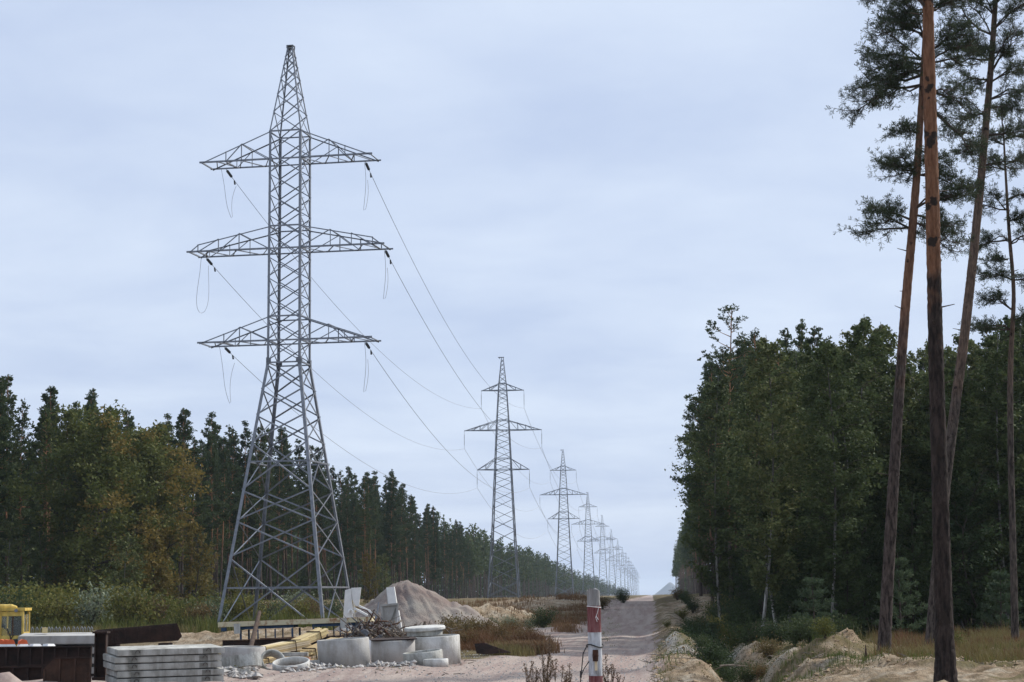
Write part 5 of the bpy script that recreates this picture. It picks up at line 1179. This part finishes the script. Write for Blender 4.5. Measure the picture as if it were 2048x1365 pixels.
# ---- long platform on blue trestles
tp = at(588, 1237, 84)
r = thing('steel_platform', tp, 'long rust-streaked cream platform on blue trestles in front of the nearest pylon', 'platform', rot=(0, R(-1.6), R(1)))
Lp = 6.35
MB().box((0, .75, -.075), (Lp, 1.5, .03)).build('deck_plate', M['rust'], r)
MB().box((0, 0, -.16), (Lp, .06, .2)).build('edge_beam', M['cream'], r); MB().box((0, 1.5, -.16), (Lp, .06, .2)).build('edge_beam', M['cream'], r)
MB().box((Lp / 2 + .032, .75, -.16), (.06, 1.56, .2)).build('end_beam', M['cream'], r); MB().box((-Lp / 2 - .032, .75, -.16), (.06, 1.56, .2)).build('end_beam', M['cream'], r)
for x_ in np.linspace(-2.6, 2.6, 8): MB().box((x_, .75, -.19), (.08, 1.42, .12)).build('cross_beam', M['rust2'], r)
gz = min(gnd(588, 84).z, gnd(640, 84).z) - tp.z
for x0, x1 in ((-2.35, -.05), (.75, 2.55)):
    tr = link('trestle', None, r)
    for y_ in (.12, 1.35):
        MB().box(((x0 + x1) / 2, y_, -.33), (x1 - x0, .09, .12)).build('top_rail', M['blue'], tr)
        MB().box(((x0 + x1) / 2, y_, -1.0), (x1 - x0, .08, .07)).build('bottom_rail', M['blue'], tr)
        for q, x_ in enumerate(np.linspace(x0 + .05, x1 - .05, 4) + (.12 if y_ > 1 else 0)): MB().box((x_, y_, -.69), (.08 if q in (0, 3) else .05, .06, .56)).build('post', M['blue'], tr)
for x_, z_ in ((-2.42, -.35), (2.1, -.27)):
    MB().box((x_, -.05, z_), (.26, .03, .42)).box((x_, -.05, z_ + .19), (.3, .034, .03)).build('hanging_plate', M['conc'], r)
MB().box((-3.0, .1, -.36), (.22, .2, .16)).build('bracket', M['blue'], r); MB().box((2.6, .3, -.36), (.3, .2, .2)).build('bracket', M['steel_dark'], r); MB().box((2.95, .5, -.42), (.16, .2, .3)).build('bracket', M['black'], r)
for q, (px0, py0, px1, py1, Y, lab) in enumerate(((445, 1294, 640, 1288, 82.5, 'front dark steel beam lying under the trestles'), (520, 1290, 715, 1283, 83.3, 'middle dark steel beam lying under the trestles'), (590, 1293, 714, 1287, 84.3, 'back dark steel beam lying under the trestles'))):
    a, b2_ = at(px0, py0, Y), at(px1, py1, Y + .4); d = b2_ - a; rr = thing('steel_beam', a, lab, 'steel beam', 'dark beams under the platform')
    o_ = Vector((0, 0, .13)); MB().bar(o_ * 0, d, .2, .03).build('lower_flange', M['rust2'], rr); MB().bar(o_, d + o_, .03, .22).build('web', M['rust2'], rr); MB().bar(o_ * 2, d + o_ * 2, .2, .03).build('upper_flange', M['rust'], rr)
# timbers below the beams so that they do not float
for q, px in enumerate((470, 560, 640, 700)):
    p = gnd(px, 83.4); h = .26
    tag(MB().box((0, 0, h / 2 - .04), (.35, 2.2, h), rz(.08)).box((0, 0, h - .02), (.25, 2.0, .06)).build('bearer_block', M['rust2'], loc=p), ['dark bearer under the beams at the slab-stack end', 'dark bearer under the beams behind the timber', 'dark bearer under the beams behind the pinkish stack', 'dark bearer under the beams beside the scrap'][q], 'bearer')
a, b2_ = at(501, 1297, 79.5), at(519, 1225, 83)
tag(MB().tube([a, a.lerp(b2_, .5), b2_], [.10, .095, .085], 10, noise=.05).build('wooden_pole', M['woodbrown'], smooth=True), 'brown wooden pole leaning against the platform', 'pole')

# ---- white T-shaped and L-shaped concrete units
def unit(px, py, Y, rot, label, W_, H_, th, legs_, m_='white'):
    p = at(px, py, Y); r = thing('concrete_unit', p, label, 'concrete unit', 'white concrete units behind the scrap', rot)
    MB().poly([(-W_ / 2, 0, 0), (W_ / 2, 0, 0), (W_ * .36, 0, H_), (-W_ * .36, 0, H_)], (0, th, 0)).build('wall_plate', M[m_], r)
    for (x0, y0, z0, x1, y1, z1, w_, h_) in legs_: MB().bar((x0, y0, z0), (x1, y1, z1), w_, h_).build('rib', M[m_], r)
    return r
p = at(703, 1222, 92)
r = thing('concrete_unit', p, 'white slotted concrete unit with two legs standing behind the platform end', 'concrete unit', 'white concrete units behind the scrap', rot=(0, 0, R(4)))
MB().poly([(-.42, 0, -.9), (.10, 0, -.9), (-.02, -.02, 1.02), (-.30, -.02, .95)], (0, .12, 0)).build('tapered_wall', M['white'], r)
MB().poly([(-.02, .02, 1.05), (.44, .02, 1.07), (.34, .02, .25), (.20, .02, .2), (.04, .02, .5)], (0, .13, 0)).build('tapered_wall', M['white'], r)
MB().poly([(-.02, .5, 1.05), (.10, .5, -.9), (.16, .5, -.9), (.05, .5, 1.05)], (0, .1, 0)).build('tapered_wall', M['conc'], r)
MB().bar((.12, .05, .12), (.75, -.1, -.22), .10, .09).build('leg', M['white'], r); MB().bar((.24, .2, .26), (1.0, .1, -.1), .10, .09).build('leg', M['white'], r)
MB().bar((.5, .1, -.15), (1.25, .0, -.5), .08, .07).build('leg', M['conc3'], r)
MB().tube([(-.13, -.1, -.12), (-.10, -.1, 0), (-.02, -.1, .06), (.05, -.1, 0), (.08, -.1, -.12)], .05, 8).build('lifting_eye', M['white'], r)
p = at(790, 1245, 90)
r = thing('concrete_unit', p, 'tall white concrete slab standing upright in front of the gravel heap', 'concrete unit', 'white concrete units behind the scrap', rot=(0, R(-8), R(-4)))
MB().poly([(-.20, 0, .55), (.20, 0, .55), (.18, 0, 1.58), (-.18, 0, 1.6)], (0, .16, 0)).build('upper_slab', M['white'], r)
MB().poly([(0.06, -.02, -.5), (.13, -.02, -.5), (.20, -.02, .56), (.02, -.02, .56)], (0, .16, 0)).build('leg', M['white'], r)
MB().poly([(.19, -.0, -.45), (.27, -.0, -.45), (.24, -.0, .5), (.17, -.0, .5)], (0, .16, 0)).build('leg', M['white'], r)
MB().tube([(.0, -.04, .56), (.05, -.08, .62), (.1, -.04, .57)], .015, 6).build('lifting_eye', M['rust2'], r)
MB().poly([(-.24, .02, .55), (-.2, .02, .55), (-.18, .02, 1.58), (-.22, .02, 1.55)], (0, .14, 0)).build('side_rib', M['conc3'], r)
p = at(778, 1250, 89)
r = thing('concrete_box', p, 'grey concrete trough tipped on end beside the tall white slab', 'concrete box', rot=(R(-3), R(4), R(6)))
MB().poly([(-.42, 0, .8), (.34, 0, .92), (.3, 0, -.2), (-.12, 0, -.25), (-.36, 0, .15)], (0, .06, 0)).build('back_wall', M['conc3'], r)
for a, b2_ in (((-.46, -.03, .82), (.36, -.03, .94)), ((.33, -.03, .90), (.28, -.03, -.2)), ((-.40, -.03, .78), (-.20, -.03, -.2))): MB().bar(a, b2_, .12, .09, (0, 0, 1)).build('side_wall', M['conc3'], r)
MB().bar((.26, -.02, .75), (-.02, -.02, -.18), .05, .06).build('cross_rib', M['conc_dark'], r)
# ---- scrap heap: tangled poles, roots and metal
g = np.random.default_rng(21); c = gnd(752, 82)
wood_, met_, rst_ = MB(), MB(), MB()
for q in range(270):
    x_ = (g.random() - .5) * 2.6; y_ = (g.random() - .5) * 1.6; z_ = max(.04, (1.25 - abs(x_) * .55) * g.random()); l_ = .35 + .75 * g.random()
    d = rand_dirs(1, g)[0]; d[2] = d[2] * .75 + .1; p0 = np.array([x_, y_, z_ + .05]); p1 = p0 + d * l_; p1[2] = max(.03, p1[2]); mid = (p0 + p1) / 2 + g.normal(size=3) * .10
    tgt = [wood_, wood_, met_, rst_, wood_, rst_][q % 6]; rr_ = .012 + .04 * g.random() ** 2
    tgt.tube([p0, mid, p1], [rr_, rr_ * .95, rr_ * .7], 6)
r = thing('scrap_heap', c, 'tangled heap of roots, rods and scrap metal beside the platform', 'scrap heap')
for nm, mb, k in (('wood_pieces', wood_, 'wood'), ('metal_rods', met_, 'steel_dark'), ('rusty_rods', rst_, 'rust')): mb.build(nm, M[k], r)['kind'] = 'stuff'
mb = MB()
for q in range(7): mb.tube([(-.55 + .2 * math.cos(t) + .02 * q, -.5, .55 + .12 * math.sin(t) + .03 * q) for t in np.linspace(0, 6.0, 14)], .018, 5)
mb.build('wire_coil', M['steel'], r)
for q in range(5): MB().bar((.0 + .03 * q, -.6 - .02 * q, .35 + .06 * q), (.28 + .03 * q, -.62, .45 + .06 * q), .05, .03).build('metal_strip', M['steel'], r)
MB().tube([(-.75, -.55, .9), (-.2, -.6, .4)], .05, 8).build('grey_log', M['wood'], r)
MB().tube([(-1.15, -.5, .38), (-.8, -.6, .28), (-.4, -.65, .26), (-.1, -.6, .36)], [.03, .05, .05, .02], 7).build('white_root', M['plank2'], r)
c = gnd(862, 80); wood_ = MB()
for q in range(40):
    x_ = (g.random() - .5) * 1.7; p0 = np.array([x_, (g.random() - .5) * .8, .5 + .35 * g.random()]); d = rand_dirs(1, g)[0]; d[2] = abs(d[2]) * .6; p1 = p0 + d * (.3 + .4 * g.random())
    wood_.tube([p0 - np.array([0, 0, .5]), p0, p1], [.03, .028, .015], 6)
r = thing('scrap_heap', c, 'small pile of grey stumps and sticks behind the white lid', 'scrap heap'); wood_.build('wood_pieces', M['wood'], r)['kind'] = 'stuff'
for q, x_ in enumerate((-.75, -.62, -.25)): MB().bar((x_, -.1, .2), (x_ + .02, -.1, .95 + .1 * q), .12, .1).build('stump', M['wood'], r)
MB().tube([(.25, 0, .5), (.5, 0, 1.35)], [.03, .012], 6).build('stick', M['wood'], r)
# small rusty bush-like wire ball
# ---- rusty metal sheet in the grass
p = gnd(978, 74.0)
r = thing('bent_sheet', p + Vector((0, 0, .12)), 'dark bent rusty sheet lying in the weeds by the road', 'metal sheet', rot=(0, 0, R(-6)))
MB().poly([(-.55, 0, .30), (-.15, -.05, .32), (.85, -.1, -.02), (-.20, -.15, -.08), (-.45, -.1, -.05)], (0, .02, .015)).build('bent_plate', M['rust2'], r)
MB().poly([(-.55, .0, .30), (-.15, -.05, .33), (-.1, .6, .3), (-.5, .6, .28)], (0, 0, .02)).build('top_flange', M['rust'], r)

# ---- boundary post
pp = at(1187, 1190, 27); ptop = at(1185.5, 1186, 27); pw = 26.5 / F * 27
r = thing('boundary_post', (pp.x, 27, tz(pp.x, 27)), 'red and white banded wooden post in the middle of the track', 'post')
hb_ = lambda py: at(1187, py, 27).z - tz(pp.x, 27)
lean = (at(1190, 1365, 27).x - at(1185, 1190, 27).x) / (at(1185, 1190, 27).z - at(1190, 1365, 27).z)
def px_at(z): return -lean * (z - hb_(1190))
def seg(z0, z1, name, m_, w_=1.0, jag=False):
    n_ = 20; mb = MB(); rr = pw / 2 * w_; V = []
    g = np.random.default_rng(int(abs(z0) * 100))
    zz_ = np.linspace(z0, z1, 6)
    for z in zz_:
        for k in range(n_):
            a = 2 * math.pi * k / n_; q = rr * (1 + .03 * math.sin(k * 5.1) + .02 * g.normal()); dz = (.035 * g.normal() if jag and z == zz_[-1] else 0)
            V.append((px_at(z) + q * math.cos(a), q * math.sin(a), z + dz))
    Fc = [(i * n_ + k, i * n_ + (k + 1) % n_, (i + 1) * n_ + (k + 1) % n_, (i + 1) * n_ + k) for i in range(5) for k in range(n_)] + [tuple(range(n_))[::-1], tuple(5 * n_ + k for k in range(n_))]
    mb.add(V, Fc).build(name, M[m_], r, False)
seg(hb_(1212), hb_(1184), 'bare_top', 'postwood', .97, True)
seg(hb_(1265), hb_(1212), 'red_band', 'postred'); seg(hb_(1352), hb_(1265), 'white_band', 'postwhite', 1.0); seg(hb_(1430), hb_(1352), 'red_band', 'postred', 1.02); seg(-.1, hb_(1430), 'white_band', 'postwhite', 1.03)
zc = hb_(1311)
MB().tube([(px_at(zc) + .005, -pw / 2 - .004, zc - .075), (px_at(zc) + .005, -pw / 2 - .006, zc), (px_at(zc) + .005, -pw / 2 - .004, zc + .075)], [.034, .042, .036], 12).build('rotten_hollow', M['hole'], r)
zc2 = hb_(1332); MB().box((px_at(zc2) + .01, -pw / 2 - .002, zc2), (.035, .012, .12)).build('bare_wood_patch', M['plank2'], r)
zr = hb_(1292)
MB().tube([(px_at(zr) + pw * .62 * math.cos(a), pw * .62 * math.sin(a), zr + .02 * math.sin(2 * a)) for a in np.linspace(0, 2 * math.pi, 24)], .009, 6).build('wire_loop', M['black'], r)
w0 = Vector((px_at(zr) - pw * .6, -.03, zr)); MB().tube([w0, w0 + Vector((-.05, -.02, -.10)), w0 + Vector((-.07, -.02, -.28)), w0 + Vector((-.10, 0, -.55)), w0 + Vector((-.15, .05, -.9))], .008, 6).tube([w0 + Vector((.03, 0, -.2)), w0 + Vector((-.04, -.03, -.3)), w0 + Vector((-.075, -.02, -.38))], .007, 6).tube([w0 + Vector((-.083, 0, -.33)), w0 + Vector((-.086, 0, -.42))], [.016, .014], 6).build('hanging_wire', M['black'], r)
zs_ = hb_(1214); MB().tube([(px_at(zs_) + pw * .53 * math.cos(a), pw * .53 * math.sin(a), zs_ - .01 * math.cos(a)) for a in np.linspace(0, 2 * math.pi, 20)], .005, 5).tube([(px_at(zs_) + .07, -pw * .5, zs_), (px_at(zs_) + .05, -pw * .55, zs_ - .08), (px_at(zs_) + .025, -pw * .56, zs_ - .14), (px_at(zs_) + .045, -pw * .56, zs_ - .2)], .003, 5).tube([(px_at(zs_) + .03, -pw * .56, zs_ - .12), (px_at(zs_) + .06, -pw * .57, zs_ - .17)], .004, 5).build('string_tie', M['white'], r)

# ---- dry dock plants in front
def dock(px, py_top, Y, spikes, label, seed):
    p = at(px, 1300, Y); z0 = tz(p.x, Y); r = thing('dry_plant', (p.x, Y, z0), label, 'dry plant', 'dry dock plants by the post'); g = np.random.default_rng(seed)
    st, sd_ = MB(), []
    for dx_, ptop_, ln, lean_ in spikes:
        t = at(px + dx_, ptop_, Y); top = np.array([t.x - p.x, .1 * g.normal(), t.z - z0]); foot = np.array([.03 * g.normal() + (top[0] * .2), 0, -.05])
        mid = foot + (top - foot) * .55 + np.array([lean_, 0, 0]); P_ = np.array([foot, mid, top])
        st.tube(P_, [.008, .006, .003], 5)
        d = (top - mid); L = np.linalg.norm(d); n_ = int(ln * 620)
        s_ = 1 - ln / max(L, .01) * g.random(n_); rad = .022 * (np.sin(np.pi * np.clip((1 - s_) * L / ln * .9 + .1, 0, 1)) + .15) * (1 + .7 * np.sin(s_ * 60))
        a = g.random(n_) * 6.28
        sd_.append(mid + d * s_[:, None] + np.stack([np.cos(a) * rad, np.sin(a) * rad, 0 * a], -1))
        for q in range(5):   # side spikes
            s0 = .45 + .5 * g.random(); b0 = mid + d * (s0 - .35); e_ = b0 + np.array([.07 * g.normal(), .06 * g.normal(), .16 + .14 * g.random()]) * (.7 + ln)
            st.tube([b0, (b0 + e_) / 2 + np.array([.01, 0, 0]), e_], [.004, .003, .002], 4); k = 55; f_ = .25 + .75 * g.random(k); a = g.random(k) * 6.28
            sd_.append(b0 + (e_ - b0) * f_[:, None] + .013 * np.stack([np.cos(a), np.sin(a), 0 * a], -1))
    st.build('stems', M['woodbrown'], r); MB().add(*leaves(np.concatenate(sd_), .009, g)).build('seed_heads', M['dock'], r)
dock(1092, 1270, 26, [(6, 1270, .32, .0), (-8, 1302, .18, 0), (20, 1318, .28, .02), (-28, 1322, .2, -.02), (-40, 1326, .16, -.02), (34, 1330, .16, .02), (10, 1310, .25, 0), (-20, 1335, .16, 0), (2, 1330, .2, 0), (44, 1342, .14, .02)], 'tall dry brown dock plant before the post, on its yard side', 3)
dock(1215, 1310, 28, [(-3, 1308, .22, 0), (-12, 1325, .15, 0), (8, 1328, .15, .01), (20, 1345, .1, .02), (0, 1335, .15, 0)], 'smaller dry brown dock plant close to the banded post', 5)
dock(1130, 1330, 26, [(8, 1328, .18, .01), (2, 1345, .12, 0)], 'single dry stalk between the dock plant and the post', 6)

# ================================================================= GROUND DETAIL (stuff)
def scatter_stones(name, pts, sizes, m_, seed):
    g = np.random.default_rng(seed); base = np.array([(1, 0, 0), (-1, 0, 0), (0, 1, 0), (0, -1, 0), (0, 0, 1), (0, 0, -1)], float); fc = np.array([(0, 2, 4), (2, 1, 4), (1, 3, 4), (3, 0, 4), (2, 0, 5), (1, 2, 5), (3, 1, 5), (0, 3, 5)])
    k = len(pts); V = base[None] * (1 + .5 * (g.random((k, 6, 3)) - .5)) ; th = g.random(k) * 6.28; c_, s_ = np.cos(th)[:, None], np.sin(th)[:, None]
    V = np.stack([V[..., 0] * c_ - V[..., 1] * s_, V[..., 0] * s_ + V[..., 1] * c_, V[..., 2] * .65], -1) + .35 * (g.random((k, 6, 3)) - .5)
    V = V * sizes[:, None, None] + pts[:, None]
    Fc = (fc[None] + 6 * np.arange(k)[:, None, None]).reshape(-1, 3)
    return tag(MB().add(V.reshape(-1, 3), Fc).build(name, m_), kind='stuff')
def rand_px(n_, px0, px1, Y0, Y1, g):
    Y = Y0 + (Y1 - Y0) * g.random(n_); px = px0 + (px1 - px0) * g.random(n_); x = np.array([pxx(a, b2_, 1290) for a, b2_ in zip(px, Y)]); return np.stack([x, Y, terr(x, Y)], -1)
g = np.random.default_rng(41)
P_ = np.concatenate([rand_px(420, 442, 520, 55, 60, g), rand_px(380, 640, 830, 61.2, 63.4, g), rand_px(120, 560, 650, 59, 62, g)])
P_[:, 2] += .03 + .10 * g.random(len(P_)) ** 2
scatter_stones('rubble', P_, .022 + .13 * g.random(len(P_)) ** 3.5, M['stone'], 1)
P_ = np.concatenate([rand_px(3800, 430, 1320, 50, 78, g), rand_px(900, 850, 1300, 75, 130, g)]); scatter_stones('gravel', P_ + np.array([0, 0, .006]), .012 + .035 * g.random(len(P_)) ** 3, M['stone'], 2)
P_ = np.concatenate([rand_px(2600, 1300, 2040, 50, 72, g), rand_px(700, 1305, 1480, 72, 120, g)]); scatter_stones('sand_clods', P_, .015 + .085 * g.random(len(P_)) ** 3, mat('sand clod', (.24, .17, .10), (.38, .28, .18), .95, 3), 3)
# small broken twigs and roots on the sand
tw = MB()
for q in range(420):
    p = rand_px(1, 1300, 2000, 50, 72, g)[0]; a = g.random() * 6.28; l_ = .12 + .45 * g.random() ** 2
    tw.tube([p + np.array([0, 0, .02]), p + np.array([math.cos(a) * l_ * .5, math.sin(a) * l_ * .5, .03 + .05 * g.random()]), p + np.array([math.cos(a) * l_, math.sin(a) * l_, .02 + .1 * g.random()])], [.012, .010, .005], 4)
for q in range(160):
    p = rand_px(1, 430, 960, 56, 84, g)[0]; a = g.random() * 6.28; l_ = .08 + .4 * g.random() ** 2
    tw.tube([p + np.array([0, 0, .015]), p + np.array([math.cos(a) * l_ * .5, math.sin(a) * l_ * .5, .03]), p + np.array([math.cos(a) * l_, math.sin(a) * l_, .02 + .05 * g.random()])], [.014, .012, .006], 4)
tag(tw.build('twig_litter', M['wood']), kind='stuff')
for q, (a, b2_, Y, lab) in enumerate((((1610, 1328), (1650, 1306), 58, 'fallen branch propped on the sand hummocks'), ((1440, 1332), (1495, 1333), 56, 'thin pale branch across the near ditch'), ((1648, 1312), (1700, 1300), 60, 'grey root lying along the sand hummock'))):
    p0, p1 = at(*a, Y), at(*b2_, Y + .5)
    tag(MB().tube([p0, p0.lerp(p1, .4) + Vector((0, 0, .03)), p1], [.03, .025, .012], 6).tube([p0.lerp(p1, .5), p0.lerp(p1, .8) + Vector((0, -.1, .1))], [.012, .005], 4).build('fallen_branch', M['wood']), lab, 'branch', 'fallen branches on the sand')
p = gnd(1732, 56); tag(MB().lathe([(0.001, .42), (.012, .40), (.03, .22), (.05, 0), (.001, -.02)], 9, closed=False).build('broken_stump', M['woodbrown'], loc=p), 'small dark pointed stump on the sand below the leaning pine', 'stump')

def grass(name, P_, h, wd, m_, seed, nb=7, spread=.12, lean=.35):
    g = np.random.default_rng(seed); k = len(P_); c_ = np.repeat(P_, nb, 0) + np.concatenate([g.normal(size=(k * nb, 2)) * spread, np.zeros((k * nb, 1))], 1)
    c_[:, 2] = terr(c_[:, 0], c_[:, 1]) - .02
    hh = np.repeat(h if hasattr(h, '__len__') else np.full(k, h), nb) * (.5 + .8 * g.random(k * nb)); a = g.random(k * nb) * 6.28; ln = lean * (.3 + g.random(k * nb)) * hh
    d = np.stack([np.cos(a), np.sin(a), 0 * a], -1); s_ = np.stack([-np.sin(a), np.cos(a), 0 * a], -1) * (wd * (.6 + .8 * g.random(k * nb)))[:, None]
    upv = np.zeros_like(d); upv[:, 2] = 1
    A0, A1 = c_ - s_, c_ + s_; m1 = c_ + upv * (hh * .6)[:, None] + d * (ln * .35)[:, None]; tp_ = c_ + upv * (hh * .98)[:, None] + d * ln[:, None]
    V = np.stack([A0, A1, m1 + s_ * .7, m1 - s_ * .7, tp_], 1).reshape(-1, 3); b0 = np.arange(k * nb)[:, None] * 5
    mb = MB().add(V, np.concatenate([b0 + np.array([[0, 1, 2]]), b0 + np.array([[0, 2, 3]]), b0 + np.array([[3, 2, 4]])]))
    return tag(mb.build(name, m_), kind='stuff')
def by_mask(n_, px0, px1, Y0, Y1, g, fn):
    P_ = rand_px(n_, px0, px1, Y0, Y1, g); return P_[g.random(len(P_)) < fn(P_[:, 0], P_[:, 1])]
def herbs(name, P_, k, ls, spread, h, m_, seed):
    g = np.random.default_rng(seed); c_ = np.repeat(P_, k, 0) + g.normal(size=(len(P_) * k, 3)) * np.array([spread, spread, 0]); c_[:, 2] = terr(c_[:, 0], c_[:, 1]) + np.abs(g.normal(size=len(c_))) * h + .01
    return tag(MB().add(*leaves(c_, ls, g, .3)).build(name, m_), kind='stuff')
g = np.random.default_rng(61)
herbs('green_herbs', rand_px(260, 1310, 2060, 50, 82, g), 26, .022, .16, .09, M['shrubleaf'], 1)
herbs('dark_herbs', np.concatenate([rand_px(240, 1330, 1560, 54, 110, g), rand_px(90, 1560, 2060, 56, 84, g)]), 34, .022, .18, .10, M['darkleaf'], 2)
herbs('leaf_litter', np.concatenate([rand_px(420, 1310, 2060, 50, 80, g), rand_px(200, 880, 1090, 76, 100, g)]), 12, .02, .25, .012, M['brownleaf'], 3)
herbs('yard_weeds', np.concatenate([rand_px(26, 430, 900, 56, 70, g), rand_px(60, 430, 760, 76, 92, g), rand_px(120, 1180, 1245, 85, 240, g)]), 24, .022, .12, .09, M['shrubleaf'], 4)
g = np.random.default_rng(51)
cl = lambda x, y: sst(-.05, .25, fbm(x * .45, y * .3, 66, 3))
grass('dry_grass', by_mask(4000, 1745, 2080, 53, 84, g, lambda x, y: .15 + .85 * cl(x, y)), .36, .008, M['grass'], 1, 8, .14, .6)
grass('brown_grass', by_mask(3800, 1755, 2080, 53, 86, g, lambda x, y: cl(x * 1.3 + 4, y * 1.2)), .42, .007, M['weed'], 11, 6, .12, .5)
grass('tall_stalks', by_mask(260, 1690, 2080, 54, 80, g, cl), .75, .007, M['grass'], 12, 3, .05, .3)
grass('green_grass', np.concatenate([by_mask(1500, 1310, 2060, 50, 80, g, lambda x, y: cl(x + 9, y)), by_mask(500, 1500, 1760, 52, 62, g, cl)]), .2, .008, M['grassgreen'], 2, 7)
grass('bank_grass', np.concatenate([by_mask(800, 1312, 1520, 70, 200, g, lambda x, y: cl(x, y) * (x > .5))]), .13, .010, M['grass'], 3, 6, .16, .8)
grass('scrub_grass', by_mask(5200, -20, 720, 100, 150, g, lambda x, y: (.3 + .7 * cl(x, y)) * ((y > 124) | (x < -28))), .6, .02, M['grass'], 4, 7, .25)
grass('tall_herbs', by_mask(2600, -20, 700, 118, 160, g, lambda x, y: cl(x + 5, y + 20)), 1.1, .03, M['shrubleaf'], 5, 7, .3)
bw = np.concatenate([rand_px(2600, 885, 1080, 80, 102, g), rand_px(700, 800, 900, 84, 92, g)])
wn_ = fbm(bw[:, 0] * .55, bw[:, 1] * .4, 91, 4)
bw = bw[wn_ > -.12]; wn_ = wn_[wn_ > -.12]
grass('dry_weeds', bw, np.clip(.15 + 1.3 * (wn_ + .12), .12, .8), .010, M['weed'], 6, 14, .2, .6)
for q, (px, Y, s_) in enumerate(((900, 86, .62), (925, 90, .7), (950, 94, .72), (905, 94, .75), (980, 96, .6), (1000, 90, .55), (1025, 97, .6), (960, 84, .5), (935, 82, .45), (1040, 88, .42), (1060, 95, .45), (890, 83, .5), (812, 84, .5), (835, 86, .55), (1015, 84, .4))):
    shrub(px, Y, 'b', s_, 'low brown dried bush in the weed patch between the rings and the road', 'dried bushes beside the rings')
grass('roadside_weeds', np.concatenate([by_mask(900, 1010, 1090, 76, 92, g, cl), by_mask(1600, 1090, 1260, 150, 235, g, lambda x, y: cl(x, y) * (x < -5.2)), by_mask(1500, 900, 1190, 150, 220, g, cl), by_mask(600, 1120, 1190, 120, 140, g, lambda x, y: .6 * (x < -5))]), .45, .022, M['weed'], 7, 9, .3, .5)
grass('olive_weeds', by_mask(700, 985, 1090, 74, 84, g, lambda x, y: .7 * (x < -4.6)), .4, .012, M['grass'], 8, 10, .2)
print('pines', npine, 'objects', len(bpy.data.objects))
